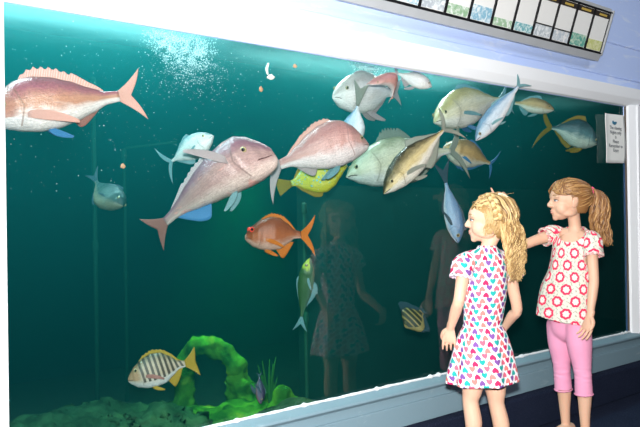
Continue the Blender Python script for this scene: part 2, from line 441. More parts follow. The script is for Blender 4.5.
# ------------------------------------------------------------------ paper notice taped to the glass
NT = empty('paper_notice', (4.345, -.004, 1.30))
mm = MB(); 
def pf(u, v):
    return Vector((.265 * u + .004 * math.sin(v * 5), -.004 - .012 * max(0, 1 - u * 3.2) ** 2 - .004 * math.sin(v * PI) * u, .318 * v + .006 * u))
fin_sheet(mm, pf, 12, 14, lambda u, v: .0004)
link('sheet', mm.mesh('sheet', True), simple('white_paper', (.90, .91, .88), .7), NT)
M_ink = simple('grey_ink', (.12, .14, .16), .7); M_bl = simple('blue_ink', (.03, .18, .30), .6)
def text(s, size, x, z, par, y=-.0085, mat=M_ink, nm='lettering'):
    c = bpy.data.curves.new('t', 'FONT'); c.body = s; c.size = size; c.align_x = 'CENTER'; c.extrude = .0003; c.offset = .0004
    o = bpy.data.objects.new('t', c); COL.objects.link(o); dg = bpy.context.evaluated_depsgraph_get(); dg.update()
    me = bpy.data.meshes.new_from_object(o.evaluated_get(dg)); bpy.data.objects.remove(o)
    me.transform(Matrix.Translation((x, y, z)) @ Matrix.Rotation(PI / 2, 4, 'X')); return link(nm, me, mat, par)
for s, z in (('The viewing', .222), ('Nights only', .192), ('is', .163), ('Please', .133), ('Remember to', .104), ('Enjoy', .076)): text(s, .031, .140, z, NT)
mm = MB(); ell(mm, (.125, -.009, .262), (.026, .002, .010)); ell(mm, (.108, -.009, .270), (.010, .002, .008)); ell(mm, (.145, -.009, .268), (.010, .002, .006))
link('emblem', mm.mesh('emblem', True), M_bl, NT)
tag(NT, 'white paper notice with lines of print taped inside the top right window corner', 'notice')
# ------------------------------------------------------------------ fish
PROF = {
 'snapper': [(0,.0,-.07),(.03,.10,-.15),(.08,.26,-.22),(.15,.42,-.30),(.24,.53,-.38),(.36,.56,-.44),(.5,.50,-.44),(.64,.38,-.37),(.78,.22,-.25),(.90,.11,-.13),(1,.10,-.10)],
 'jack':    [(0,-.02,-.06),(.04,.10,-.14),(.12,.27,-.28),(.24,.42,-.42),(.38,.50,-.50),(.52,.49,-.49),(.66,.38,-.38),(.80,.21,-.21),(.92,.08,-.08),(1,.06,-.06)],
 'slim':    [(0,-.03,-.08),(.05,.14,-.20),(.14,.34,-.36),(.28,.48,-.48),(.45,.52,-.50),(.62,.42,-.42),(.78,.26,-.26),(.91,.11,-.11),(1,.08,-.08)],
 'round':   [(0,.02,-.10),(.05,.14,-.20),(.14,.30,-.34),(.28,.46,-.44),(.45,.54,-.48),(.62,.50,-.44),(.76,.34,-.28),(.88,.15,-.12),(1,.10,-.10)],
 'bighead': [(0,.10,-.16),(.02,.20,-.26),(.06,.34,-.34),(.12,.50,-.40),(.19,.59,-.44),(.28,.58,-.45),(.42,.50,-.42),(.56,.40,-.36),(.70,.28,-.27),(.84,.15,-.15),(.93,.09,-.10),(1,.08,-.09)],
 'filefish':[(0,.03,-.05),(.06,.12,-.12),(.18,.30,-.28),(.30,.46,-.44),(.46,.52,-.54),(.64,.46,-.46),(.80,.28,-.28),(.92,.11,-.11),(1,.09,-.09)],
}
WID = [(0,.10),(.04,.34),(.12,.66),(.22,.92),(.34,1.0),(.5,.92),(.66,.66),(.82,.34),(.93,.17),(1,.12)]
def uvxy(t):
    n = t.nodes.new('ShaderNodeUVMap'); s = sep(t, n.outputs[0]); return s[0], s[1], n.outputs[0]
def fishmat(name, back, mid, belly, b0=.36, b1=.62, rough=.32, bands=None, spots=None, blot=None, head=None, scale_b=.25, metal=.0, topline=None, wob=.12, spec=.5):
    m, t, out = newmat(name); b = pbsdf(t, out, rough, spec, metal); u, v, uv = uvxy(t); o = coord(t)
    n1 = nz(t, mapped(t, uv, (6, 3, 1)), 2.2, 5, .5)
    h = v + (n1 - .5) * wob * 2
    c = ramp(t, h, [(b0 - .12, belly), (b0 + .10, mid), (b1, mid), (b1 + .22, back)])
    # fine scale rows
    sv = t.nodes.new('ShaderNodeTexVoronoi'); sv.inputs['Scale'].default_value = 1; t.links.new(mapped(t, uv, (70, 42, 1)), sv.inputs['Vector'])
    sd = N(t, sv.outputs['Distance'])
    c = mixc(t, (sd * .55).mn(.28), c, tuple(x * .55 for x in mid))
    if topline: c = mixc(t, N(t, ramp(t, h, [(topline[0], (0, 0, 0)), (topline[0] + .06, (1, 1, 1))])), c, topline[1])
    if bands:   # (count, u0, u1, colour, width)
        k, u0, u1, col, w = bands
        x = (u + (v - .5) * .06 - u0) / (u1 - u0) * k
        inb = ((x.fract() - .5).abs() < w * .5) * (u > u0) * (u < u1) * (v > .20)
        c = mixc(t, inb * .93, c, col)
    if spots:
        sc, thr, col = spots; vo = t.nodes.new('ShaderNodeTexVoronoi'); t.links.new(mapped(t, uv, (sc * 1.9, sc, 1)), vo.inputs['Vector']); vo.inputs['Scale'].default_value = 1
        c = mixc(t, (N(t, vo.outputs['Distance']) < thr) * (v > .2), c, col)
    if blot:
        thr, col, sc = blot
        c = mixc(t, N(t, ramp(t, nz(t, mapped(t, uv, (2.2, 1, 1)), sc, 4, 1), [(thr, (0, 0, 0)), (thr + .1, (1, 1, 1))])) * .8, c, col)
    if head:
        hu, col = head
        c = mixc(t, N(t, ramp(t, u + (n1 - .5) * .1, [(hu - .03, (1, 1, 1)), (hu + .03, (0, 0, 0))])) * (v > .32) * .8, c, col)
    n2 = nz(t, mapped(t, uv, (14, 9, 1)), 3, 6, .8, .65); n3 = nz(t, mapped(t, uv, (3, 34, 1)), 2, 3, .3)
    mu = t.nodes.new('ShaderNodeMix'); mu.data_type = 'RGBA'; mu.blend_type = 'MULTIPLY'; mu.inputs[0].default_value = .75
    t.links.new(c, mu.inputs[6]); t.links.new(ramp(t, n2 * .55 + n3 * .45, [(.34, (.42, .42, .44)), (.56, (1, 1, 1))]), mu.inputs[7]); c = mu.outputs[2]
    gl = t.nodes.new('ShaderNodeMath'); gl.operation = 'ABSOLUTE'; t.links.new(((u - .27) + (v - .5).abs() * .12).x, gl.inputs[0])
    c = mixc(t, (N(t, gl.outputs[0]) < .007) * (v > .12) * (v < .86) * .55, c, tuple(x * .35 for x in mid))
    t.links.new(c, b.inputs['Base Color']); bump(t, b, sd * .6 + n2, scale_b * 1.4, .006); return m
def finmat(name, c1, c2, tip=None, rays=34):
    m, t, out = newmat(name); u, v, uv = uvxy(t)
    w = (u * rays * 2 * PI + v * 2).sin() * .5 + .5
    c = mixc(t, w, c1, c2)
    if tip: c = mixc(t, N(t, ramp(t, v, [(.45, (0, 0, 0)), (1, (1, 1, 1))])), c, tip)
    b = pbsdf(t, out, .4, .4); t.links.new(c, b.inputs['Base Color'])
    tr = t.nodes.new('ShaderNodeBsdfTranslucent'); t.links.new(c, tr.inputs[0])
    mx = t.nodes.new('ShaderNodeMixShader'); mx.inputs[0].default_value = .3; t.links.new(b.outputs[0], mx.inputs[1]); t.links.new(tr.outputs[0], mx.inputs[2]); t.links.new(mx.outputs[0], out.inputs[0])
    bump(t, b, w, .5, .003); return m
M_eye = simple('fish_eye_ring', (.45, .38, .20), .15, .8, .4); M_pup = simple('fish_pupil', (.004, .004, .006), .08, .9); M_mouth = simple('fish_mouth', (.05, .02, .02), .6)
M_eyer = simple('fish_eye_red', (.55, .05, .03), .2, .7)

def fish(label, cat, nose, tail, zn, zt, prof, H, W, body, fin, group=None, bend=0, vb=0, hb=0, roll=0, hint=(0, -1), tb=.83, fork=.55, span=34,
         dorsal=(.30, .92, .16, 1), anal=(.62, .88, .12), pect=(.30, -.12, .24, 30), pelv=(.36, .16), eye=(.11, .14, .022), eyem=None, mouth=(.0, .07), tailbend=0,
         tfin=None, afin=None, pfin=None, vfin=None, name='fish', drop=0, pside=(1, -1), lobes=(1, 1), tw=0):
    n3 = P(*nose, zn); t3 = P(*tail, zt); L = (n3 - t3).length; a = (n3 - t3).normalized()
    ctr = (n3 + t3) / 2; v = (ctr - CAM).normalized()
    hv = RT * hint[0] - UP * hint[1]
    nrm = (-v - a * (-v).dot(a)).normalized(); u = a.cross(nrm).normalized()
    if u.dot(hv) < 0: u = -u
    R = Matrix.Rotation(math.radians(roll), 3, a)
    # make positive roll = back tips toward camera
    u2 = R @ u
    if (u2.dot(-v) - u.dot(-v)) * roll < 0: u2 = Matrix.Rotation(-math.radians(roll), 3, a) @ u
    u = u2; lat = u.cross(a).normalized()
    root = empty(name, n3); root.matrix_world = Matrix.Translation(n3) @ Matrix((a, lat, u)).transposed().to_4x4()
    tag(root, label, cat, group)
    pr = PROF[prof]; s_cam = 1 if lat.dot(-v) > 0 else -1      # which local side faces the camera
    def C(t):
        y = bend * L * max(0, t - .35) ** 2 / .42 * s_cam + hb * L * max(0, .35 - t) ** 2 / .12 * s_cam
        return Vector((-t * L, y, vb * L * 4 * t * (1 - t)))
    Lb = tb
    def TB(s): tp_, bt_ = interp(pr, s); return tp_ * H * L, bt_ * H * L
    def HW(s, zz=0):
        w = interp(WID, s)[0] * W * L * .5
        g = 1 / (1 + math.exp((s - (.27 - .05 * zz * zz)) * 90)); return w * (1 + .10 * g * (s > .08))
    ns, nr = 46, 26; vs = []; uv = []; f = []
    for i in range(ns + 1):
        s = (i / ns) ** 1.25; t = s * Lb; c = C(t); tp_, bt_ = TB(s)
        dC = (C(t + .01) - C(t - .01)).normalized(); latv = Vector((0, 0, 1)).cross(dC).normalized()
        for k in range(nr):
            an = 2 * PI * k / nr; cs, sn = math.cos(an), math.sin(an)
            z = (tp_ + bt_) / 2 + (tp_ - bt_) / 2 * sn
            yy = (abs(cs) ** .85) * (1 if cs > 0 else -1) * HW(s, sn)
            vs.append(c + latv * yy + Vector((0, 0, z))); uv.append((s, sn * .5 + .5))
    for i in range(ns):
        for k in range(nr): f.append((i * nr + k, i * nr + (k + 1) % nr, (i + 1) * nr + (k + 1) % nr, (i + 1) * nr + k))
    f.append(tuple(range(nr))[::-1]); e = ns * nr; f.append(tuple(range(e, e + nr)))
    link('body', fixn(mesh(vs, f, 'fish_body', True, uv)), body, root)
    th = .0016 * L / .4
    # tail
    zp = TB(1)[0]; c1 = C(Lb); d1 = (C(Lb) - C(Lb - .03)).normalized(); lt = Vector((0, 0, 1)).cross(d1).normalized() * s_cam * -1
    Lt = L * (1 - Lb)
    def tf(u_, v_):
        s = u_ * 2 - 1; ang = math.radians(span) * s * (1 + .25 * v_); ln = Lt * (fork + (1 - fork) * abs(s) ** 1.3) / math.cos(math.radians(span) * s) * (lobes[0] if s > 0 else lobes[1])
        p = c1 + Vector((0, 0, s * zp)) + (d1 * math.cos(ang) + Vector((0, 0, math.sin(ang)))) * ln * v_
        return p + lt * (tailbend * L * v_ * v_ + tw * L * s * v_)
    mb = MB(); fin_sheet(mb, tf, 22, 8, lambda a_, b_: th * (1.8 - 1.5 * b_)); link('tail_fin', fixn(mb.mesh('tail', True)), tfin or fin, root)
    # dorsal and anal
    if dorsal:
        s0, s1, hh, sp_ = dorsal
        def df(u_, v_):
            s = s0 + (s1 - s0) * u_; t = s * Lb; env = math.sin(PI * min(1, (u_ * .97 + .03)) ** .62) ** .7 if sp_ else max(0, 1 - u_) ** 1.6 * min(1, u_ * 9) + .18 * math.sin(PI * u_)
            jag = (1 - .28 * abs(math.sin(u_ * 11 * PI)) * (u_ < .62)) if sp_ else 1
            return C(t + v_ * hh * .35) + Vector((0, 0, TB(s)[0] - .006 * L + v_ * hh * L * env * jag))
        mb = MB(); fin_sheet(mb, df, 56, 4, lambda a_, b_: th * (1.3 - b_)); link('dorsal_fin', fixn(mb.mesh('dorsal', True)), fin, root)
    if anal:
        s0, s1, hh = anal
        def af(u_, v_):
            s = s0 + (s1 - s0) * u_; t = s * Lb; env = math.sin(PI * min(1, u_ + .06) ** .5) ** .8
            return C(t + v_ * hh * .5) + Vector((0, 0, TB(s)[1] + .006 * L - v_ * hh * L * env))
        mb = MB(); fin_sheet(mb, af, 20, 4, lambda a_, b_: th * (1.3 - b_)); link('anal_fin', fixn(mb.mesh('anal', True)), afin or fin, root)
    def leaf(base, dr, ln, wd, up_, nm, mt):
        dr = dr.normalized(); sd = up_ - dr * up_.dot(dr); sd.normalize()
        def lf(u_, v_): return base + dr * ln * v_ + sd * ((u_ - .5) * wd * (.35 + 1.1 * math.sin(PI * min(1, v_ * .9 + .08)) ** .8 * (1 - .45 * v_)) - .18 * ln * v_ * v_)
        mb = MB(); fin_sheet(mb, lf, 10, 8, lambda a_, b_: th * (1.2 - b_)); link(nm, fixn(mb.mesh(nm, True)), mt, root)
    if pect:
        s, zf, ln, ang = pect
        for sg in pside:
            sg *= s_cam; c = C(s * Lb); b = c + Vector((0, sg * HW(s) * .93, zf * H * L)); A = math.radians(ang)
            leaf(b, Vector((-math.cos(A), sg * math.sin(A) * .8, -math.sin(A) * (.6 + drop))), ln * L, ln * L * .17, Vector((0, 0, 1)), 'pectoral_fin', pfin or fin)
    if pelv:
        s, ln = pelv
        for sg in (1, -1):
            b = C(s * Lb) + Vector((0, sg * HW(s) * .3, TB(s)[1] * .94)); leaf(b, Vector((-.75, sg * .25, -.6)), ln * L, ln * L * .24, Vector((1, 0, -.2)), 'pelvic_fin', vfin or fin)
    if eye:
        s, zf, r = eye; r *= L
        for sg in (1, -1):
            c = C(s * Lb) + Vector((0, sg * (HW(s) * 1.08 * math.sqrt(max(0, 1 - (zf * 2) ** 2 * .8)) - r * .35), zf * H * L)); mb = MB(); ell(mb, c, (r, r * .55, r), None, 16, 10)
            eo = link('eye', mb.mesh('eye', True), eyem or M_eye, root)
            mb = MB(); ell(mb, c + Vector((0, sg * r * .30, 0)), (r * .6, r * .36, r * .6), None, 14, 8); link('pupil', mb.mesh('pupil', True), M_pup, eo)
    if mouth:
        z_, ln = mouth; mb = MB(); pts = []
        for q in range(9):
            w = -1 + q / 4; s = abs(w) ** .7 * ln + .004
            tp_, bt_ = TB(s); pts.append(C(s * Lb) + Vector((.002 * L, (1 if w > 0 else -1) * HW(s) * .96 if w else 0, (tp_ + bt_) / 2 + (-.10 - .05 * abs(w)) * (tp_ - bt_))))
        tube(mb, pts, [.0035 * L] * 9, 8, n=16); link('mouth', mb.mesh('mouth', True), M_mouth, root)
    return root

PK = (.62, .30, .26); PKW = (.80, .60, .55); WH = (.85, .80, .76)
m_snap = fishmat('pink_snapper_skin', (.34, .09, .12), (.50, .23, .14), (.84, .78, .74), .40, .60, head=(.2, (.42, .17, .11)))
m_snap2 = fishmat('mauve_snapper_skin', (.22, .10, .14), (.36, .24, .22), (.62, .52, .46), .26, .58, blot=(.60, (.62, .30, .26), 3))
m_snap3 = fishmat('pale_pink_snapper_skin', (.46, .20, .18), (.60, .32, .28), (.86, .78, .76), .38, .56, spots=(9, .07, (.25, .10, .10)))
m_fpink = finmat('pink_fin', (.70, .34, .26), (.80, .52, .44)); m_fpale = finmat('pale_fin', (.42, .36, .36), (.58, .50, .50)); m_fblue = finmat('blue_fin', (.03, .16, .38), (.10, .32, .55))
m_fteal = finmat('teal_grey_fin', (.10, .30, .34), (.30, .50, .52)); m_fsilver = finmat('silver_fin', (.22, .25, .20), (.38, .40, .34)); m_fdark = finmat('dark_fin', (.02, .05, .07), (.05, .10, .13))
m_fyel = finmat('yellow_fin', (.30, .20, .02), (.48, .34, .04)); m_forng = finmat('orange_fin', (.38, .11, .015), (.55, .20, .03)); m_fbrown = finmat('brown_pink_fin', (.28, .12, .10), (.40, .20, .16))
m_silver = fishmat('silver_skin', (.04, .20, .22), (.70, .76, .72), (.90, .91, .88), .42, .74)
m_trev = fishmat('trevally_skin', (.30, .30, .16), (.74, .68, .50), (.92, .88, .84), .34, .74)
m_gold = fishmat('gold_backed_skin', (.10, .075, .03), (.62, .50, .24), (.84, .82, .74), .40, .58, topline=(.86, (.05, .04, .02)), blot=(.66, (.30, .20, .05), 2.2), rough=.25)
m_blue = fishmat('steel_blue_skin', (.07, .17, .30), (.22, .36, .50), (.80, .84, .86), .16, .55, rough=.28)
m_bluew = fishmat('blue_white_skin', (.10, .26, .42), (.55, .66, .74), (.88, .90, .90), .34, .66, rough=.25)
m_pale = fishmat('pale_grey_skin', (.50, .42, .36), (.84, .76, .70), (.94, .90, .86), .34, .60)
m_yelgr = fishmat('yellow_green_back_skin', (.50, .40, .14), (.80, .70, .48), (.92, .86, .80), .36, .62)
m_brn = fishmat('brown_gold_skin', (.26, .18, .08), (.60, .38, .16), (.88, .82, .70), .40, .66)
m_file = fishmat('yellow_blue_dotted_skin', (.52, .50, .03), (.62, .60, .04), (.66, .60, .05), .3, .6, spots=(9, .30, (.12, .48, .50)))
m_orange = fishmat('orange_brown_skin', (.16, .045, .015), (.26, .085, .03), (.44, .32, .25), .26, .50, head=(.0, (.5, .4, .3)), wob=.2)
m_green = fishmat('green_skin', (.04, .11, .03), (.06, .15, .06), (.10, .20, .12), .3, .6, head=(.16, (.50, .62, .05)))
m_band = fishmat('banded_skin', (.20, .14, .06), (.42, .35, .24), (.60, .62, .60), .22, .7, bands=(9, .20, .98, (.035, .025, .015), .52), head=(.18, (.34, .20, .10)), wob=.05)
m_stripe = fishmat('black_striped_skin', (.40, .27, .07), (.45, .30, .08), (.45, .32, .12), .3, .6, bands=(5, .04, 1.0, (.012, .010, .008), .68), wob=.05)
m_darkf = fishmat('dark_purple_skin', (.02, .02, .05), (.05, .045, .09), (.20, .12, .12), .2, .5)
m_dim = fishmat('dim_grey_skin', (.02, .06, .06), (.06, .11, .10), (.34, .30, .20), .30, .55)
m_dimb = fishmat('teal_white_skin', (.03, .08, .09), (.10, .22, .24), (.70, .78, .66), .42, .58)
GS = 'snapper swimming in the tank'; GJ = 'silver fish swimming near the surface'
fish('large pink snapper with spiny back fin, head cut off by the left window frame', 'fish', (-14, 118), (146, 94), 2.58, 2.82, 'snapper', .35, .30, m_snap, m_fpink, GS, vb=.02,
     tb=.82, fork=.45, span=32, dorsal=(.27, .86, .07, 1), anal=(.62, .80, .045), pect=(.28, -.08, .30, 12), pelv=(.42, .15), afin=m_fbrown, vfin=m_fblue, eye=(.13, .16, .024), pside=(1,-1))
fish('large mauve snapper with bulging forehead and blue fins swimming up towards the right', 'fish', (273, 152), (153, 237), 3.04, 3.10, 'bighead', .345, .34, m_snap2, m_fpale, GS,
     vb=.065, roll=-10, bend=.05, tb=.86, fork=.55, span=30, tw=.05, dorsal=(.40, .90, .045, 1), anal=(.62, .86, .09), pect=(.30, .12, .30, 50), pelv=(.40, .15), afin=m_fblue, vfin=m_fteal, tfin=m_fbrown, pfin=m_fpale, eye=(.16, .20, .022), mouth=(0, .11), drop=-1.9)
fish('small silver-white fish above the mauve snapper', 'fish', (213, 135), (161, 168), 3.15, 3.25, 'jack', .36, .26, m_silver, m_fteal, GJ, tb=.78, fork=.25, span=48, dorsal=(.4, .9, .06, 0), anal=(.55, .9, .06), pelv=None, pect=(.34, -.05, .16, 30), eye=(.13, .12, .022), roll=-14)
fish('pale pink snapper in the middle swimming right above the yellow fish', 'fish', (368, 143), (266, 172), 3.50, 3.36, 'snapper', .43, .32, m_snap3, m_fpink, GS, vb=.06, tb=.86, fork=.4, span=46, dorsal=(.34, .88, .05, 1),
     anal=(.62, .80, .06), pect=None, pelv=(.40, .18), tfin=m_fpale, afin=m_fpale, vfin=m_fteal, lobes=(.7, 1.5), eye=(.10, .10, .02))
fish('silver fish hanging head down with its tail in front of the pale round fish', 'fish', (350, 146), (363, 80), 3.66, 3.50, 'jack', .34, .24, m_bluew, m_fsilver, GJ, hint=(-1, 0), tb=.62, fork=.7, span=12, roll=-20, dorsal=None, anal=None, pelv=None, pect=None, eye=(.14, .12, .02), bend=.06, lobes=(1, 1))
fish('pale cream fish facing left below the top edge of the window', 'fish', (333, 95), (402, 92), 3.60, 3.85, 'round', .46, .32, m_pale, m_fpale, GJ, tb=.86, fork=.5, dorsal=(.3, .8, .03, 0), anal=(.6, .85, .05), pect=None, pelv=(.52, .24), eye=(.13, .16, .022))
fish('curled pink fish bent over the back of the pale cream fish', 'fish', (367, 84), (388, 106), 3.50, 3.62, 'slim', .42, .34, m_snap3, m_fpink, GS, vb=.52, hint=(1, -1), tb=.86, fork=.6, span=20, dorsal=(.3, .8, .03, 0), anal=None, pect=None, pelv=None, eye=(.12, .1, .024))
fish('small white fish against the top window edge right of the curled pink fish', 'fish', (432, 86), (391, 71), 3.75, 3.75, 'slim', .34, .26, m_pale, m_fpale, GJ, tb=.82, fork=.4, dorsal=(.4, .8, .04, 0), anal=(.6, .85, .10), pelv=(.45, .24), pect=None, eye=(.12, .12, .02))
fish('broad fish with yellow-green back and white belly facing left near the top', 'fish', (434, 121), (512, 99), 4.0, 4.3, 'jack', .36, .26, m_yelgr, m_fteal, GJ, vb=.05, tb=.84, fork=.3, dorsal=(.36, .9, .05, 0), anal=(.6, .9, .05), pelv=(.4, .14), vfin=m_fblue, afin=m_fblue, pect=(.3, -.1, .18, 20), eye=(.1, .1, .018))
fish('slender blue-backed silver fish diving left with its tail cut by the top window edge', 'fish', (475, 140), (525, 78), 3.95, 3.98, 'slim', .23, .17, m_bluew, m_fteal, GJ, hint=(-1, -1), roll=12, tb=.86, fork=.3, dorsal=(.5, .9, .03, 0), anal=(.55, .9, .04), pelv=(.4, .08), pect=(.3, -.1, .16, 14), eye=(.1, .05, .02))
fish('orange-bellied cream fish under the top window edge beside the diving fish', 'fish', (554, 109), (508, 102), 4.6, 4.7, 'round', .34, .26, m_brn, m_fteal, GJ, tb=.84, fork=.4, dorsal=(.3, .85, .08, 0), anal=(.6, .85, .10), pect=None, pelv=(.4, .2), eye=(.12, .1, .02))
fish('dark-backed fish with white flank and yellow tail near the top right corner', 'fish', (597, 143), (534, 128), 4.85, 4.80, 'jack', .42, .28, m_dimb, m_fyel, GJ, vb=.08, tb=.74, fork=.25, span=44, dorsal=(.3, .8, .08, 0), anal=(.5, .9, .06), pelv=(.3, .20), pect=None, afin=m_fyel, vfin=m_fyel, eye=(.1, .05, .018))
fish('large golden-backed silver fish diving left in front of the blue-finned fish', 'fish', (383, 193), (455, 120), 3.60, 3.72, 'jack', .275, .22, m_gold, m_fsilver, GJ, hint=(-1, -1), roll=10, vb=.02, tb=.84, fork=.2, span=46, dorsal=(.52, .9, .07, 0), anal=(.55, .88, .07), pelv=(.36, .12), pect=(.30, -.10, .20, 12), eye=(.13, .10, .020))
fish('large grey-green fish with raised blue back fin behind the golden-backed fish', 'fish', (346, 175), (469, 149), 3.85, 4.05, 'jack', .35, .27, m_trev, m_fsilver, GJ, vb=.03, tb=.84, fork=.25, span=48, dorsal=(.32, .62, .085, 1), anal=(.55, .9, .04), pelv=(.36, .08), pect=(.30, -.04, .10, 14), eye=(.08, .10, .017))
fish('cream fish with olive back and blue tail, swimming left behind the silver forked tail', 'fish', (444, 146), (497, 166), 4.1, 4.25, 'jack', .42, .30, m_brn, m_fblue, GJ, tb=.86, fork=.25, span=52, dorsal=(.4, .9, .04, 0), anal=(.55, .9, .04), pelv=(.4, .1), pect=(.3, -.1, .2, 10), eye=(.1, .12, .02))
fish('steel-blue fish hanging head down beside the braided girl', 'fish', (459, 243), (441, 160), 3.80, 3.86, 'slim', .21, .16, m_blue, m_fdark, GJ, hint=(1, 0), tb=.72, fork=.55, span=14, dorsal=(.10, .75, .05, 0), anal=(.5, .9, .03), pelv=None, pect=(.3, -.1, .18, 14), eye=(.12, .1, .022), roll=12)
fish('small dim grey fish with raised tail at the far left', 'fish', (124, 205), (93, 169), 3.3, 3.5, 'jack', .40, .26, m_dim, m_fdark, GJ, hint=(1, -1), vb=-.10, tb=.74, fork=.5, span=16, dorsal=(.3, .9, .04, 0), anal=(.5, .9, .04), pelv=None, pect=(.3, -.1, .14, 14), eye=(.12, .1, .022))
fish('orange-brown fish with grey face and orange forked tail', 'fish', (245, 236), (318, 236), 3.12, 3.2, 'round', .45, .30, m_orange, m_forng, GS, vb=.02, tb=.76, fork=.4, span=40, dorsal=(.28, .88, .06, 1), anal=(.55, .80, .12), pelv=(.36, .18), pect=(.34, -.14, .26, 20), eye=(.10, .18, .036), eyem=M_eyer, mouth=(0, .09))
fish('dim green fish with yellow-green head swimming straight up beside the pillar', 'fish', (309, 258), (300, 329), 3.5, 3.6, 'slim', .21, .20, m_green, m_fteal, GJ, hint=(-1, 0), tb=.80, fork=.5, span=18, dorsal=(.3, .8, .03, 0), anal=(.5, .8, .06), pelv=(.42, .14), pect=(.3, -.1, .16, 20), eye=(.1, .1, .022), bend=.1)
fish('banded brown and white fish with yellow tail in front of the rocks', 'fish', (128, 379), (199, 361), 2.95, 3.05, 'round', .46, .30, m_band, m_fyel, GS, vb=.02, tb=.80, fork=.75, span=34, dorsal=(.22, .92, .06, 1), anal=(.66, .88, .12), pelv=(.38, .17), pect=(.28, -.08, .26, 18), pfin=m_fbrown, eye=(.14, .16, .028))
fish('small dark purple fish seen end-on above the yellow rock', 'fish', (261, 404), (259, 372), 3.2, 3.28, 'slim', .28, .24, m_darkf, m_fdark, GS, hint=(1, 0), tb=.84, fork=.5, span=20, dorsal=(.3, .9, .05, 0), anal=(.5, .9, .04), pelv=(.4, .3), pect=(.35, .1, .34, 40), eye=(.14, .1, .03))
fish('small black and gold striped fish by the dark reflection of the older girl', 'fish', (405, 327), (425, 309), 3.98, 4.03, 'filefish', 1.0, .30, m_stripe, m_fdark, GS, hint=(-1, -1), tb=.84, fork=.7, dorsal=(.25, .9, .35, 0), anal=(.5, .9, .2), pelv=(.4, .3), pect=None, eye=(.12, .1, .04))
fish('yellow leatherjacket-like fish dotted with turquoise below the pale pink snapper', 'fish', (347, 165), (277, 187), 3.62, 3.60, 'filefish', .47, .24, m_file, m_fyel, GS, vb=-.02, tb=.80, fork=1.0, span=20, dorsal=(.50, .92, .06, 1), anal=(.52, .92, .06), pelv=None, pect=(.26, -.02, .10, 16), eye=(.16, .16, .02), vfin=m_fteal)

# floating food scraps and the bubble plume
M_white = simple('pale_scrap', (.82, .78, .70), .6); M_scr = simple('orange_scrap', (.60, .30, .16), .6)
def scrap(px, py, d, w, h, mat, label, tail_=False):
    c = P(px, py, d); mb = MB(); k = d / F
    ell(mb, (0, 0, 0), (w * k, .004, h * k), None, 14, 8)
    for v in mb.v: v += Vector((noise.noise(v * 90), noise.noise(v * 90 + Vector((5, 0, 0))), noise.noise(v * 90 + Vector((0, 7, 0))))) * .006
    if tail_: tube(mb, [(-w * k * .8, 0, h * k), (-w * k * 1.0, 0, h * k * 3), (-w * k * .6, 0, h * k * 5)], [.004, .006, .004], 8, n=10)
    o = link('food_scrap', mb.mesh('scrap', True), mat); o.location = c; tag(o, label, 'food scrap', 'food scraps drifting in the water')
scrap(271, 77, 3.1, 5, 2.6, M_white, 'white food scrap with a trailing shred drifting near the top', True)
scrap(261, 89, 3.15, 2.0, 3.0, M_scr, 'pale orange food scrap below the trailing white scrap')
scrap(123, 166, 2.9, 2.2, 2.6, M_scr, 'small food scrap drifting above the dim grey fish')
scrap(295, 66, 3.2, 2.4, 1.8, M_scr, 'pinkish food scrap just under the top window edge')
M_bub = simple('air_bubble', (.55, .78, .76), .15, .8)
def bubs(n, fn, r0, r1):
    mb = MB()
    iv = [Vector(q) for q in ((1,0,0),(0,1,0),(-1,0,0),(0,-1,0),(0,0,1),(0,0,-1))]; jf = [(0,1,4),(1,2,4),(2,3,4),(3,0,4),(1,0,5),(2,1,5),(3,2,5),(0,3,5)]
    for _ in range(n):
        p = fn(); r = r0 + (r1 - r0) * rnd.random() ** 3
        mb.add([p + v * r for v in iv], jf)
    return mb.mesh('bubbles', True)
def plume():
    while True:
        cx, cy, sx_, sy_ = rnd.choice(((160, 36, 9, 6), (170, 44, 9, 9), (180, 52, 9, 9), (190, 58, 9, 9), (200, 54, 7, 10), (186, 42, 14, 7), (196, 72, 22, 12)))
        x = rnd.gauss(cx, sx_); y = rnd.gauss(cy, sy_)
        p = P(x, y, 2.98 + rnd.random() * .6)
        if p.z < 1.88 and x > 140 and noise.noise(Vector((x / 7, y / 7, 0))) > rnd.uniform(-.7, .35): return p
o = link('bubble_plume', bubs(8000, plume, .0005, .0030), M_bub); tag(o, 'cloudy plume of fine air bubbles under the surface at top left', 'bubbles', kind='stuff')
def specks():
    while True:
        x = rnd.uniform(8, 560); y = rnd.uniform(10, 215)
        d = 2.415 / (.773 - .635 * (x - 320) / 720) + .25 + rnd.random() * 1.2
        p = P(x, y, d)
        if p.z < 1.86 and p.y < 3.2 and p.z > 1.0 + .35 * rnd.random(): return p
o = link('water_specks', bubs(900, specks, .0009, .0030), M_bub); tag(o, 'fine bubbles and specks drifting through the upper water', 'specks', kind='stuff')
def foam():
    x = rnd.gauss(366, 7); return P(x, 62 + (x - 350) * .16 + abs(rnd.gauss(0, 4)), 3.65 + rnd.random() * .15)
o = link('surface_foam', bubs(900, foam, .001, .006), M_bub); tag(o, 'patch of white foam under the top window edge above the curled pink fish', 'foam', kind='stuff')

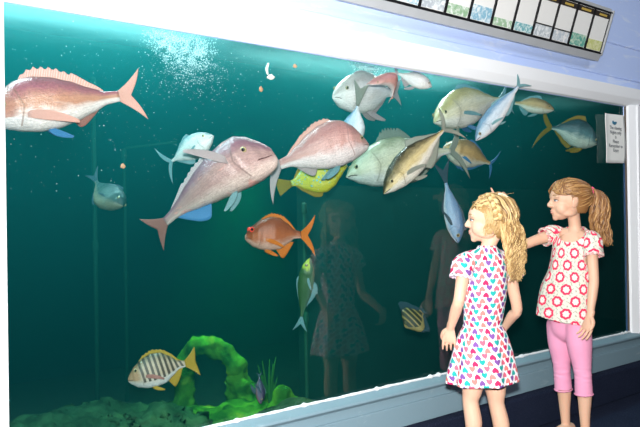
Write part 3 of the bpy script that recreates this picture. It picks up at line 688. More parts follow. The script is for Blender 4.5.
# ------------------------------------------------------------------ rocks
def rockmat(name, c1, c2, c3):
    m, t, out = newmat(name); b = pbsdf(t, out, .9, .15); o = coord(t)
    t.links.new(ramp(t, nz(t, o, 6, 6, .6), [(.38, c1), (.56, c2), (.72, c3)]), b.inputs['Base Color']); bump(t, b, nz(t, o, 28, 5), .8, .02); return m
M_rock = rockmat('algae_rock', (.015, .10, .01), (.10, .30, .02), (.45, .52, .04)); M_rockd = rockmat('dark_rock', (.01, .05, .02), (.03, .10, .04), (.06, .16, .05))
def rock(mb, label, mat, amp=.04, fr_=7, vox=.014, name='rock', loc=None):
    me = remesh(mb.mesh('rock'), vox, 2)
    for v in me.vertices:
        q = v.co * fr_; v.co += v.normal * amp * (noise.noise(q) + .5 * noise.noise(q * 2.3) + .3 * noise.noise(q * 5))
    c = Vector(loc); me.transform(Matrix.Translation(-c)); o = link(name, me, mat); o.location = c; tag(o, label, 'rock'); return o
D = 3.95
mb = MB()
tube(mb, [P(186, 440, D), P(185, 400, D), P(184, 372, D), P(192, 352, D), P(208, 347, D), P(226, 355, D), P(235, 366, D)], [.09, .065, .055, .045, .050, .055, .06], 12, n=24)
tube(mb, [P(234, 362, D), P(238, 385, D), P(246, 402, D), P(252, 440, D)], [.03, .075, .11, .13], 12, n=12)
rock(mb, 'tall arch of rock covered in bright yellow-green algae behind the banded fish', M_rock, .05, name='rock_arch', loc=P(215, 440, D))
mb = MB(); ell(mb, P(205, 430, 3.7), (.30, .20, .11)); ell(mb, P(240, 420, 3.75), (.20, .16, .10)); rock(mb, 'low mossy green rock at the foot of the rock arch', M_rock, .04, loc=P(220, 440, 3.7))
mb = MB(); ell(mb, P(283, 395, 3.6), (.05, .05, .045)); ell(mb, P(290, 425, 3.6), (.16, .12, .14)); rock(mb, 'rounded rock with a yellow top right of the dark purple fish', M_rock, .02, loc=P(287, 430, 3.6))
mb = MB(); ell(mb, P(300, 416, 3.25), (.13, .10, .08)); ell(mb, P(275, 424, 3.2), (.12, .10, .07)); rock(mb, 'dark rock against the glass at the foot of the window', M_rockd, .02, loc=P(295, 425, 3.25))
mb = MB(); ell(mb, P(60, 452, 3.2), (.7, .3, .16)); ell(mb, P(150, 440, 3.3), (.3, .2, .14)); rock(mb, 'long dark rock along the tank bottom below the banded fish', M_rockd, .06, loc=P(90, 450, 3.25))
mb = MB(); 
b0 = P(269, 412, 4.1)
for k in range(16):
    a = rnd.uniform(-.5, .5); h = rnd.uniform(.12, .30); tube(mb, [b0 + Vector((rnd.uniform(-.03, .03), rnd.uniform(-.03, .03), 0)), b0 + Vector((a * .08, .02 * a, h * .5)), b0 + Vector((a * .2, .05 * a, h))], [.010, .008, .003], 6, n=8)
me = mb.mesh('weed', True); me.transform(Matrix.Translation(-b0)); o = link('seaweed', me, simple('green_weed', (.04, .20, .02), .8, var=.4)); o.location = b0; tag(o, 'clump of upright green weed behind the dark purple fish', 'seaweed')
FL = -.029
# ------------------------------------------------------------------ the two girls
def skinmat(name, c, c2):
    m, t, out = newmat(name); b = pbsdf(t, out, .5, .35, 0, .12); o = coord(t)
    t.links.new(mixc(t, nz(t, o, 9, 3), c, c2), b.inputs['Base Color']); bump(t, b, nz(t, o, 180, 2), .05); return m
M_skin = skinmat('fair_skin', (.66, .39, .27), (.72, .44, .32)); M_skin2 = skinmat('fair_skin_tanned', (.62, .36, .24), (.68, .42, .30))
M_lip = simple('lips', (.62, .27, .22), .4); M_sclera = simple('eye_white', (.75, .72, .70), .2); M_iris = simple('blue_iris', (.06, .10, .14), .15); M_lash = simple('lash_brown', (.10, .05, .03), .8)
def hairmat(name, dark, mid, light):
    m, t, out = newmat(name); b = pbsdf(t, out, .42, .45); u, v, uv = uvxy(t)
    n1 = nz(t, mapped(t, uv, (60, 9, 1)), 1.5, 3)
    h = u * .62 + n1 * .55
    t.links.new(ramp(t, h, [(.22, dark), (.52, mid), (.86, light)]), b.inputs['Base Color'])
    bump(t, b, nz(t, mapped(t, uv, (90, 5, 1)), 3, 2), .35, .004); return m
M_hair1 = hairmat('golden_blond_hair', (.11, .055, .018), (.34, .20, .07), (.66, .47, .22))
M_hair2 = hairmat('light_brown_hair', (.09, .035, .012), (.25, .115, .04), (.46, .26, .10))

def frame3(head, pitch=0, tilt=0):
    """columns: person's right, forward, up"""
    f = Vector((math.cos(head), math.sin(head), 0)); r = Vector((f.y, -f.x, 0)); u = Vector((0, 0, 1))
    M = Matrix((r, f, u)).transposed()
    return M @ Matrix.Rotation(pitch, 3, 'X') @ Matrix.Rotation(tilt, 3, 'Y')
def head_shapes(mb, c, M, S):
    """S = head height; features are modelled, not just an egg"""
    def E(p, r, rot=None): ell(mb, c + M @ (Vector(p) * S), [q * S for q in r], M if rot is None else M @ rot, 24, 16)
    E((0, -.06, .12), (.375, .46, .40)); E((0, .12, .12), (.33, .345, .34)); E((0, .16, -.12), (.285, .28, .30))
    E((0, .22, -.30), (.19, .21, .15)); E((0, .345, -.395), (.085, .075, .075)); E((0, .0, -.22), (.26, .22, .18))
    for s in (1, -1):
        E((s * .15, .23, -.15), (.155, .165, .19)); E((s * .15, .37, .12), (.14, .06, .05)); E((s * .21, .08, -.28), (.08, .18, .10))
        R_ = Matrix.Rotation(s * -.35, 3, 'Z'); E((s * .385, -.01, -.02), (.035, .095, .135), R_); E((s * .37, .02, -.12), (.035, .05, .05), R_); E((s * .40, -.05, .02), (.025, .05, .09), R_)
    tube(mb, [c + M @ (Vector(p) * S) for p in ((0, .40, .12), (0, .435, .04), (0, .475, -.035), (0, .505, -.085), (0, .45, -.12))],
         [(.040 * S, .03 * S), (.042 * S, .04 * S), (.055 * S, .045 * S), (.065 * S, .050 * S), (.04 * S, .03 * S)], 12, side=M.col[0], n=12)
    for s in (1, -1): E((s * .050, .455, -.10), (.036, .040, .030))
    E((0, .385, -.235), (.12, .075, .05)); E((0, .395, -.215), (.085, .065, .025)); E((0, .385, -.275), (.085, .065, .035))
def head_parts(root, inv, c, M, S):
    def at(p): return inv @ (c + M @ (Vector(p) * S))
    M3 = inv.to_3x3() @ M
    for s in (1, -1):
        mb = MB(); ell(mb, at((s * .160, .385, .03)), (.062 * S, .028 * S, .026 * S), M3 @ Matrix.Rotation(-s * .42, 3, 'Z'), 16, 12); e = link('eye', mb.mesh('eye', True), M_sclera, root)
        mb = MB(); ell(mb, at((s * .162, .408, .03)), (.028 * S, .018 * S, .026 * S), M3, 14, 8); link('iris', mb.mesh('iris', True), M_iris, e)
        mb = MB(); tube(mb, [at((s * (.16 + .075 * q), .412 - .03 * q * q - .030 * q, .058 - .016 * q * q - .008 * q)) for q in (-1, -.5, 0, .5, 1)], [.010 * S] * 5, 8, n=10)
        link('eyelashes', mb.mesh('lash', True), M_lash, e)
        mb = MB(); tube(mb, [at((s * (.16 + .11 * q), .430 - .05 * q * q - .03 * q, .165 - .03 * q * q)) for q in (-1, -.4, .3, 1)], [.006 * S, .014 * S, .012 * S, .005 * S], 8, n=10)
        link('eyebrow', mb.mesh('brow', True), simple('eyebrow_hair', (.38, .22, .10), .8), root)
    mb = MB(); 
    for z, r in ((-.222, .020), (-.268, .026)):
        tube(mb, [at((.095 * q, .452 - .04 * q * q - (.008 if z < -.24 else 0), z + (.006 if z > -.24 else -.004) * (1 - q * q))) for q in (-1, -.5, 0, .5, 1)], [.003 * S, r * S * .6, r * S * .75, r * S * .6, .003 * S], 10, n=14)
    link('lips', mb.mesh('lips', True), M_lip, root)
def hand(mb, wrist, d, n, thumb, S, curl=.5, point=False):
    """wrist point, d = direction along the palm, n = palm normal (the side fingers curl to), thumb = direction of the thumb side, S = hand length"""
    d = d.normalized(); n = (n - d * n.dot(d)).normalized(); w = d.cross(n).normalized()
    if w.dot(thumb) < 0: w = -w
    pl = S * .50
    def pt(a, b, c_): return wrist + d * a * S + w * b * S + n * c_ * S
    tube(mb, [pt(-.15, 0, 0), pt(.02, 0, 0), pt(.18, .0, .0), pt(.36, 0, .01), pt(.47, 0, .02)], [(.15 * S, .13 * S), (.15 * S, .12 * S), (.20 * S, .105 * S), (.235 * S, .09 * S), (.225 * S, .070 * S)], 14, side=w, n=12)
    for k, (b, ln) in enumerate(((.205, .42), (.070, .48), (-.070, .45), (-.205, .36))):
        c1 = curl * (.8 + .15 * k); 
        if point: c1 = 0.06 if k == 0 else 1.45
        p = pt(.44, b, .015); a = 0; pts = [pt(.30, b * .9, .01), p]; r = .050 * S * (1 if k < 3 else .9)
        for seg, (fr_, bend_) in enumerate(((.42, .45), (.32, .62), (.26, .42))):
            a += c1 * bend_; p = p + (d * math.cos(a) + n * math.sin(a) + w * (b * .12 * (1 - curl * .5))).normalized() * ln * fr_ * S; pts.append(p.copy())
        tube(mb, pts, [r, r * 1.02, r * .98, r * .9, r * .72], 10, n=16)
    tube(mb, [pt(.06, .10, .02), pt(.18, .23, .06), pt(.34, .30, .13), pt(.47, .29, .20)], [.085 * S, .08 * S, .062 * S, .048 * S], 10, n=12)
def foot(mb, ankle, f, S):
    r = Vector((f.y, -f.x, 0)); a = Vector((ankle.x, ankle.y, FL))
    tube(mb, [a - f * .20 * S + Vector((0, 0, .16 * S)), a + Vector((0, 0, .17 * S)), a + f * .30 * S + Vector((0, 0, .14 * S)), a + f * .62 * S + Vector((0, 0, .10 * S)), a + f * .74 * S + Vector((0, 0, .08 * S))],
         [(.13 * S, .15 * S), (.155 * S, .17 * S), (.18 * S, .14 * S), (.18 * S, .09 * S), (.12 * S, .07 * S)], 16, side=r, n=16)
def curve_col(me, M=None): pass
def cylUV(me, axis, ref, R, r=None, f=None, el=1.0, arms=()):
    """unwrap round a vertical line: u = arc length, v = height; axis(z)->(x,y)"""
    uvl = me.uv_layers.new(name='UVMap') if not me.uv_layers else me.uv_layers[0]
    for p in me.polygons:
        us = []
        c = p.center; ax = axis(c.z); dx = Vector((c.x - ax[0], c.y - ax[1], 0)); done = False
        for (q, d, side) in arms:
            if dx.dot(r) * side > .092 and (c - q).length < .13:
                e1 = (f - d * f.dot(d)).normalized(); e2 = d.cross(e1); aa = [math.atan2((me.vertices[me.loops[li].vertex_index].co - q).dot(e1), side * (me.vertices[me.loops[li].vertex_index].co - q).dot(r)) for li in p.loop_indices]
                if max(aa) - min(aa) > PI: aa = [a + 2 * PI if a < 0 else a for a in aa]
                for a, li in zip(aa, p.loop_indices):
                    v = me.vertices[me.loops[li].vertex_index].co; uvl.data[li].uv = (a * .044, -(v - q).dot(d) + side * .3)
                done = True
        if done: continue
        for li in p.loop_indices:
            v = me.vertices[me.loops[li].vertex_index].co; ax = axis(v.z)
            a = math.atan2((Vector((v.x - ax[0], v.y - ax[1], 0))).dot(r) * el, -Vector((v.x - ax[0], v.y - ax[1], 0)).dot(f))
            us.append(((a + PI) % (2 * PI)) - PI)
        mx_ = max(us); 
        for k, li in enumerate(p.loop_indices):
            a = us[k]
            if mx_ - a > PI: a += 2 * PI
            v = me.vertices[me.loops[li].vertex_index].co
            uvl.data[li].uv = (a * R(v.z), v.z)
def strands(mb, paths, r, seg=22, ns=6, tone=None, wave=(0, 1), flat=1.0, taper=.25):
    for pth in paths:
        tn = rnd.random() if tone is None else tone
        ph = rnd.random() * 6.28; am, fq = wave; k = len(pth) - 1
        rows = cr([tuple(p) for p in pth], seg); pts = []; rad = []
        L = 0
        for i, q in enumerate(rows):
            v = Vector(q); u_ = i / seg
            if i: L += (v - Vector(rows[i - 1])).length
            t_ = (Vector(rows[min(i + 1, seg)]) - Vector(rows[max(i - 1, 0)])).normalized(); s = t_.orthogonal().normalized(); b = t_.cross(s)
            w = am * max(0, u_ - .25) ** 1.0 * 1.4
            pts.append(v + (s * math.cos(L * fq + ph) + b * math.sin(L * fq + ph)) * w)
            rad.append(r * (.55 + .45 * min(1, u_ * 6)) * (1 - (1 - taper) * max(0, u_ - .6) / .4))
        n0 = len(mb.v); tube(mb, pts, rad, ns, uvk=tn)
# ---- printed cloth
def clothmat(name, base, fn, rough=.85):
    m, t, out = newmat(name); b = pbsdf(t, out, rough, .15, sheen=.0); u, v, uv = uvxy(t)
    t.links.new(fn(t, u, v, base), b.inputs['Base Color']); bump(t, b, nz(t, mapped(t, uv, (1, 1, 1)), 900, 2), .2, .001); return m
def hearts(t, u, v, base):
    sx, sy = .0285, .0220
    row = (v / sy).floor(); x = u / sx + row.mod(2.0) * .5; colid = x.floor()
    hx = (x.fract() - .5) * sx; hy = ((v / sy).fract() - .5) * sy
    flip = (colid + row * 1.0).mod(2.0) * -2.0 + 1.0
    q = 1 / .0116
    X = hx.abs() * (q * .88); Y = hy * flip * q + .12
    d = X * X + (Y * 1.15 - X.mx(.0001).sqrt() * .78).pw(2.0)
    # pw of negatives: use product
    e = Y * 1.15 - X.mx(.0001).sqrt() * .78; d = X * X + e * e
    ins = d < .80
    hsh = ((colid * 12.9898 + row * 78.233).sin() * 43758.5453).fract()
    hsh = (colid + row * 2.0 + (row * .5).floor()).mod(5.0) / 5.0 + .1
    c = ramp(t, hsh, [(0, (.55, .025, .11)), (.2, (.02, .36, .34)), (.4, (.70, .20, .18)), (.6, (.20, .08, .32)), (.8, (.66, .13, .20))], 'CONSTANT')
    return mixc(t, ins, base, c)
def rosettes(t, u, v, base):
    sx, sy = .074, .0520
    row = (v / sy).floor(); x = u / sx + row.mod(2.0) * .5; cid = x.floor()
    j1 = ((cid * 3.7 + row * 9.1).sin() * 91.7).fract() - .5
    hx = (x.fract() - .5) * sx + j1 * .006; hy = ((v / sy).fract() - .5) * sy
    r = (hx * hx + hy * hy).sqrt(); a = hy.atan2(hx)
    rr = r - (a * 3.5 + j1 * 5.0).sin().abs() * .0032 + .0016
    ring = (rr - .0178).abs() < .0050
    inner = (rr - .0095).abs() < .0013
    dot = r < .0035
    ux = u / .019; vy = v / .017 + j1 * 2.0
    leaf = (((ux + (vy * 2.0).sin() * .6).fract() - .5).abs() < .16) * (((vy + ux * .4).fract() - .5).abs() < .27)
    leaf = leaf * (rr > .0235)
    c = mixc(t, leaf * .85, base, (.30, .32, .25))
    c = mixc(t, rr < .0178, c, (.82, .78, .72)); c = mixc(t, inner * .6, c, (.80, .30, .34)); c = mixc(t, dot * .8, c, (.50, .50, .42))
    return mixc(t, ring, c, (.76, .035, .10))
M_hearts = clothmat('heart_print_cotton', (.84, .82, .84), hearts)
M_rose = clothmat('flower_ring_cotton', (.64, .61, .53), rosettes)
M_legg = simple('pink_jersey', (.80, .33, .50), .8, .2, var=.10, vscale=20, bmp=.15, bscale=300)
M_shoe1 = simple('dark_shoe', (.03, .03, .05), .5); M_tie = simple('pink_hair_tie', (.80, .10, .22), .7); M_clip = simple('pale_clip', (.80, .70, .52), .35)

def girl(name, label, base_px, place, J, bodyh, headh, hpitch, htilt, hc, S, chest, skin, hands):
    org = Vector((base_px.x, base_px.y, FL)); root = empty(name, place); root.scale = (1.16,) * 3; tag(root, label, 'person', 'girls standing at the tank window')
    T = Matrix.Translation(-org); f = Vector((math.cos(bodyh), math.sin(bodyh), 0)); r = Vector((f.y, -f.x, 0))
    MH = frame3(headh, hpitch, htilt)
    mb = MB()
    # trunk
    pel, wai, che, nck = J['pelvis'], J['waist'], J['chest'], J['neck']
    w = chest
    tube(mb, [pel + Z * .0, pel + Z * .03, wai, che, nck - Z * .035, nck + Z * .0], [(w * .52, w * .40), (w * .70, w * .52), (w * .76, w * .56), (w * .98, w * .64), (w * .82, w * .48), (w * .36, w * .36)], 24, side=r, n=24)
    tube(mb, [J['ls'], nck - Z * .022, J['rs']], [.029, .030, .029], 14, n=12)
    nb = hc + MH @ Vector((0, -.10 * S, -.26 * S))
    tube(mb, [nck - Z * .04, nck + Z * .01, nb, nb + (hc - nb) * .4], [(.036, .034), (.027, .028), (.027, .030), (.035, .040)], 16, side=r, n=12)
    head_shapes(mb, hc, MH, S)
    for s in 'lr':
        sh, el, wr = J[s + 's'], J[s + 'e'], J[s + 'w']
        m1 = sh.lerp(el, .5); m2 = el.lerp(wr, .35)
        tube(mb, [sh, sh.lerp(el, .3), m1, el, m2, el.lerp(wr, .75), wr], [.034, .027, .0235, .0205, .0210, .0165, (.0160, .0135)], 14, n=22)
        hd, pn, th, cu, pnt = hands[s]; hand(mb, wr, hd, pn, th, J['hl'], cu, pnt)
        hp, kn, an = J[s + 'h'], J[s + 'k'], J[s + 'a']; lg = J['lg']
        cf = kn.lerp(an, .32) - f * .008; d_ = an - kn
        tube(mb, [hp + Z * .03, hp.lerp(kn, .3), hp.lerp(kn, .7), kn + f * .002, cf, kn.lerp(an, .7), an, Vector((an.x, an.y, FL + .03))],
             [.064 * lg, .060 * lg, .047 * lg, .038 * lg, .0395 * lg, .029 * lg, .0235 * lg, .028 * lg], 16, n=30)
        foot(mb, an, (f + r * (.15 if s == 'r' else -.15)).normalized(), J['fl'])
    me = remesh(mb.mesh('body'), .0026, 3, .5)
    bm = bmesh.new(); bm.from_mesh(me); hv = [v for v in bm.verts if (v.co - hc).length < .80 * S and (MH.inverted() @ (v.co - hc)).y < .44 * S]
    for _ in range(9): bmesh.ops.smooth_vert(bm, verts=hv, factor=.5, use_axis_x=True, use_axis_y=True, use_axis_z=True)
    bm.to_mesh(me); bm.free(); me.transform(T)
    link('body', me, skin, root)
    head_parts(root, T, hc, MH, S)
    return root, T, f, r, MH
def shoes(root, T, J, f, r, mat):
    for s in 'lr':
        mb = MB(); foot(mb, J[s + 'a'], (f + r * (.15 if s == 'r' else -.15)).normalized(), J['fl'] * 1.08)
        me = remesh(mb.mesh('shoe'), .005, 2)
        bm = bmesh.new(); bm.from_mesh(me); bmesh.ops.delete(bm, geom=[v for v in bm.verts if v.co.z > FL + J['fl'] * .22], context='VERTS'); bm.to_mesh(me); bm.free()
        me.transform(T); link('shoe', me, mat, root)
def cutmesh(me, fn):
    bm = bmesh.new(); bm.from_mesh(me); bmesh.ops.delete(bm, geom=[v for v in bm.verts if fn(v.co, v.normal)], context='VERTS'); bm.to_mesh(me); bm.free(); return me
def ringloft(mb, rings, r, f, na=72):
    """rings: (centre, rx, ry, fold amplitude, fold phase) ; closed top and bottom"""
    v = []; F_ = []
    for c, rx, ry, am, ph in rings:
        for k in range(na):
            a = 2 * PI * k / na; w = 1 + am * (math.sin(a * 7 + ph) + .5 * math.sin(a * 12 + ph * 2.1 + 1))
            v.append(c + r * math.cos(a) * rx * w + f * math.sin(a) * ry * w)
    for i in range(len(rings) - 1):
        for k in range(na): F_.append((i * na + k, i * na + (k + 1) % na, (i + 1) * na + (k + 1) % na, (i + 1) * na + k))
    F_.append(tuple(range(na))[::-1]); e = (len(rings) - 1) * na; F_.append(tuple(range(e, e + na)))
    mb.add(v, F_)


def hairline_cap(hc, MH, S, T, grow=1.0, low=-.34):
    mb = MB(); ell(mb, hc + MH @ (Vector((0, -.055, .125)) * S), [q * S * grow for q in (.405, .485, .425)], MH, 40, 28); ell(mb, hc + MH @ (Vector((0, -.12, -.08)) * S), [q * S * grow for q in (.36, .36, .34)], MH, 30, 20)
    me = remesh(mb.mesh('cap'), .004, 2); Mi = MH.inverted()
    def cut(co, no):
        q = Mi @ (co - hc) / S; y = q.y
        lim = .14 + (y - .1) * .55 if y > .1 else .14 - (.1 - y) * 2.2
        return q.z < max(lim, low)
    me = cutmesh(me, cut); me.transform(T); return me
def scalp(az, el, k=1.03):
    return Vector((math.sin(az) * math.cos(el) * .41, -.055 + math.cos(az) * math.cos(el) * .49, .125 + math.sin(el) * .435)) * k

# =========================== girl with the braid
B1 = math.radians(88); H1 = math.radians(130); D1 = 2.667; S1 = .166
J = dict(pelvis=P(483, 350, D1), waist=P(483, 324, D1), chest=P(486, 290, D1), neck=P(487, 252, D1),
         ls=P(465, 263, D1 - .06), rs=P(508, 263, D1 + .055), le=P(459, 300, D1 - .09), lw=P(450.5, 328, D1 - .03), re=P(517, 309, D1 + .09), rw=P(504, 328, D1 + .19),
         lh=P(474, 365, D1 - .03), rh=P(493, 366, D1 + .035), lk=P(471, 402, D1 - .03), rk=P(497, 404, D1 + .035), la=P(474, 468, D1 - .03), ra=P(505, 468, D1 + .05),
         hl=.102, lg=.78, fl=.165)
hc = P(489.5, 221, D1 + .01)
f1 = Vector((math.cos(B1), math.sin(B1), 0)); r1 = Vector((f1.y, -f1.x, 0))
hands = {'l': (Vector((0, 0, -1)) - RT * .12 + FWD * .05, r1 * .8 + f1 * .5, f1, .50, False), 'r': (-r1 * .5 + f1 * .4 - Z * .7, -r1, f1, .6, False)}
g1, T1, f1, r1, MH1 = girl('girl', 'younger girl with curly golden hair and braid in a white dress printed with hearts', P(487, 478, D1), Vector((*P(487, 478, D1 * 1.16)[:2], FZ)), J, B1, H1, 0, 0, hc, S1, .080, M_skin, hands)
shoes(g1, T1, J, f1, r1, M_shoe1)
# dress
def heart_dress():
    mb = MB(); R = []
    for (x, y, rx, ry, am, ph) in ((487, 245, .031, .031, 0, 0), (487, 250, .050, .038, 0, 0), (486.5, 259, .082, .056, .003, 0), (486, 276, .090, .066, .006, .4), (485, 292, .090, .070, .010, 1), (484, 308, .082, .066, .016, 1.6),
                                   (483, 319, .078, .064, .018, 2), (482.5, 325, .076, .062, .012, 2), (482.5, 330, .087, .074, .024, 2), (482, 342, .106, .090, .034, 2.1), (482, 356, .120, .102, .046, 2.2), (481.5, 370, .133, .113, .052, 2.3), (481.5, 381, .141, .120, .055, 2.3)):
        R.append((P(x, y, D1), rx, ry, am, ph))
    rows = cr([tuple(c) + (rx, ry, am, ph) for c, rx, ry, am, ph in R], 90)
    ringloft(mb, [(Vector(q[:3]), *q[3:]) for q in rows], r1, f1, 96)
    ends = []
    for s in 'lr':
        sh, el = J[s + 's'], J[s + 'e']; d = (el - sh).normalized(); o_ = r1 * (.006 if s == 'r' else -.006)
        tube(mb, [J['neck'] - Z * .022 + r1 * (.03 if s == 'r' else -.03), sh + o_ - Z * .002, sh + d * .035 + o_ * 1.6, sh + d * .062 + o_ * 1.6], [.038, .038, .040, .040], 20, n=12, caps=True)
        ends.append((sh + d * .050, d))
    me = remesh(mb.mesh('dress'), .0035, 3)
    hem = P(481, 382, D1).z
    def cut(co, no):
        for q, d in ends:
            if (co - q).dot(d) > 0 and (co - q).length < .062 and abs((co - J['chest']).dot(r1)) > .094: return True
        return co.z < hem + .006 or (co - J['neck'] - Z * .028).length < .030
    me = cutmesh(me, cut)
    ax = P(484, 320, D1)
    Rf = lambda z: .088 if z > ax.z else .088 + (ax.z - z) * .24
    cylUV(me, lambda z: (ax.x, ax.y), B1, Rf, r1, f1, .78, [(J['rs'], (J['re'] - J['rs']).normalized(), 1), (J['ls'], (J['le'] - J['ls']).normalized(), -1)])
    so = bpy.data.objects.new('tmp', me); COL.objects.link(so); sm_ = so.modifiers.new('s', 'SOLIDIFY'); sm_.thickness = .002; sm_.offset = 0
    dg = bpy.context.evaluated_depsgraph_get(); dg.update(); me = bpy.data.meshes.new_from_object(so.evaluated_get(dg)); bpy.data.objects.remove(so)
    me.transform(T1); d_ = link('dress', smooth(me), None, g1); me.materials.clear(); me.materials.append(M_hearts); return d_
dress = heart_dress()
M_band = simple('white_waist_seam', (.80, .74, .80), .8)
mb = MB(); rg = []; c = P(482.5, 325, D1)
pts = [c + r1 * math.cos(a) * .0785 * (1 + .012 * math.sin(a * 7 + 2)) + f1 * math.sin(a) * .0645 for a in [2 * PI * k / 60 for k in range(61)]]
tube(mb, [T1 @ p for p in pts], [(.0022, .0022)] * 61, 8); link('waist_seam', mb.mesh('seam', True), M_band, dress)
for s in 'lr':   # frilled sleeve ends
    sh, el = J[s + 's'], J[s + 'e']; d = (el - sh).normalized(); q = sh + d * .052 + r1 * (.008 if s == 'r' else -.008); a_ = d.orthogonal().normalized(); b_ = d.cross(a_); mb = MB()
    tube(mb, [T1 @ (q + (a_ * math.cos(t) + b_ * math.sin(t)) * .040 + d * .003 * math.sin(t * 14)) for t in [2 * PI * k / 90 for k in range(91)]], [.0035] * 91, 8)
    link('sleeve_frill', mb.mesh('frill', True), simple('lilac_frill', (.78, .62, .76), .8), dress)
# hair
L1 = lambda p: T1 @ (hc + MH1 @ (Vector(p) * S1))
mb = MB(); cap = hairline_cap(hc, MH1, S1, T1, 1.0, -.50)
mb.add([v.co.copy() for v in cap.vertices], [tuple(p.vertices) for p in cap.polygons], [(.35, v.co.z) for v in cap.vertices])
def fall(az0, k=1.05, end=-1.18, full=1):
    sg = 1 if az0 > 0 else -1; az = abs(az0)
    st = scalp(sg * math.radians(rnd.uniform(0, 50)), math.radians(rnd.uniform(56, 90)), k)
    az1 = 112 if sg > 0 else 104
    azf = az1 + (az - 58) / 122 * (180 - az1) if az < 180 else az
    P0 = [st]
    for el, w in ((48, .25), (22, .55), (0, .85), (-18, 1)):
        a = az + (azf - az) * w; P0.append(scalp(sg * math.radians(a), math.radians(el), k + .02 * (1 - w) + .05 * w * full))
    b = P0[-1]; o_ = Vector((b.x, b.y + .055, 0)); o_ = o_.normalized()
    e = end + rnd.uniform(-.16, .30)
    n_ = 4
    for q in range(1, n_ + 1):
        t_ = q / n_; P0.append(Vector((b.x * (1 - .25 * t_) , b.y + (-.52 - b.y) * .5 * t_, b.z + (e - b.z) * t_)) + o_ * (.10 * math.sin(PI * t_ * .8) + rnd.uniform(-.05, .09)))
    return [L1(p) for p in P0]
strands(mb, [fall(rnd.choice((-1, 1)) * rnd.uniform(58, 180), 0.98 + .08 * rnd.random()) for _ in range(520)], .0029, 34, 5, wave=(.0065, 2 * PI / .055))
strands(mb, [fall(-rnd.uniform(70, 200), 1.08 + .06 * rnd.random(), -1.05) for _ in range(170)], .0024, 36, 5, wave=(.010, 2 * PI / .048))
# front hair swept back over the temples
def swept(sg):
    h = scalp(sg * math.radians(rnd.uniform(4, 60)), math.radians(rnd.uniform(18, 34)), 1.02)
    m_ = scalp(sg * math.radians(rnd.uniform(50, 85)), math.radians(rnd.uniform(25, 60)), 1.09); e = scalp(sg * math.radians(rnd.uniform(100, 150)), math.radians(rnd.uniform(-10, 50)), 1.08)
    return [L1(h), L1(m_), L1(e)]
strands(mb, [swept(rnd.choice((-1, 1))) for _ in range(230)], .0024, 18, 5, wave=(.003, 2 * PI / .05))
def wisp():
    h = scalp(math.radians(rnd.uniform(-170, 40)), math.radians(rnd.uniform(30, 88)), 1.06); d = Vector((rnd.uniform(-.1, .1), rnd.uniform(-.12, .12), rnd.uniform(.02, .12)))
    return [L1(h), L1(h + d * .6 + Vector((0, -.05, 0))), L1(h + d + Vector((0, -.16, -.04)))]
strands(mb, [wisp() for _ in range(18)], .0006, 10, 4, tone=.4, wave=(.004, 90))
def earwisp():
    h = scalp(-math.radians(rnd.uniform(66, 100)), math.radians(rnd.uniform(0, 20)), 1.07); return [L1(h), L1(h + Vector((-.02, -.04, -.15))), L1(h + Vector((-.0, -.02, -.32))), L1(h + Vector((.04, .05, -.46)))]
strands(mb, [earwisp() for _ in range(44)], .0018, 20, 5, tone=.7, wave=(.006, 120))
hair = link('hair', mb.mesh('hair', True), M_hair1, g1)
# braid: three strands plaited from the crown down behind the ear
b0, b1_, b2 = scalp(math.radians(-70), math.radians(68), 1.12), scalp(math.radians(-93), math.radians(30), 1.17), scalp(math.radians(-100), math.radians(-12), 1.17)
ctr = cr([tuple(b0), tuple(scalp(math.radians(-86), math.radians(50), 1.15)), tuple(b1_), tuple(scalp(math.radians(-98), math.radians(8), 1.18)), tuple(b2)], 60)
mb = MB()
for k in range(3):
    pts = []
    for i, q in enumerate(ctr):
        ph = i / 60 * 4.6 * 2 * PI + k * 2 * PI / 3; q = Vector(q); out = Vector((-1, 0, .1)).normalized(); sd = Vector((0, 1, 0))
        pts.append(L1(q + out * .05 + sd * .068 * math.sin(ph) + out * .036 * math.sin(2 * ph)))
    tube(mb, pts, [.0062] * 61, 10, uvk=.35 + .3 * k)
link('braid', mb.mesh('braid', True), M_hair1, hair)
mb = MB(); c = L1((-.10, -.28, .57)); tube(mb, [L1((-.14, -.20, .60)), L1((-.13, -.30, .56)), L1((-.12, -.42, .50))], [(.002, .006), (.002, .008), (.002, .004)], 10, n=8); link('hair_clip', mb.mesh('clip', True), M_clip, hair)
mb = MB(); tube(mb, [T1 @ (J['neck'] + Z * .006 + (r1 * math.cos(t) * .036 + f1 * math.sin(t) * .037)) for t in [2 * PI * k / 40 for k in range(41)]], [.0014] * 41, 6); link('necklace', mb.mesh('necklace', True), M_gold, g1)

# =========================== older girl
B2 = math.radians(188); H2 = math.radians(142); D2 = 3.2; S2 = .178
J = dict(pelvis=P(567, 333, D2), waist=P(567, 303, D2), chest=P(569, 262, D2), neck=P(575, 230, D2),
         ls=P(591, 241, D2 - .075), rs=P(555, 234, D2 + .075), le=P(594, 280, D2 - .12), lw=P(590, 316, D2 - .15), re=P(517, 246, D2 + .03), rw=P(505, 208, D2 - .06),
         lh=P(578, 334, D2 - .05), rh=P(559.5, 332, D2 + .045), lk=P(583, 373, D2 - .06), rk=P(562, 369, D2 + .05), la=P(585.5, 433, D2 - .06), ra=P(566, 427, D2 + .06),
         hl=.118, lg=.80, fl=.18)
hc = P(569, 201.5, D2 - .01)
f2 = Vector((math.cos(B2), math.sin(B2), 0)); r2 = Vector((f2.y, -f2.x, 0))
hands = {'l': (Vector((0, 0, -1)) - RT * .25, r2 * .3 + f2 * .9, f2, .55, False), 'r': (UP - RT * .38, f2 + Z * .1, r2, .3, True)}
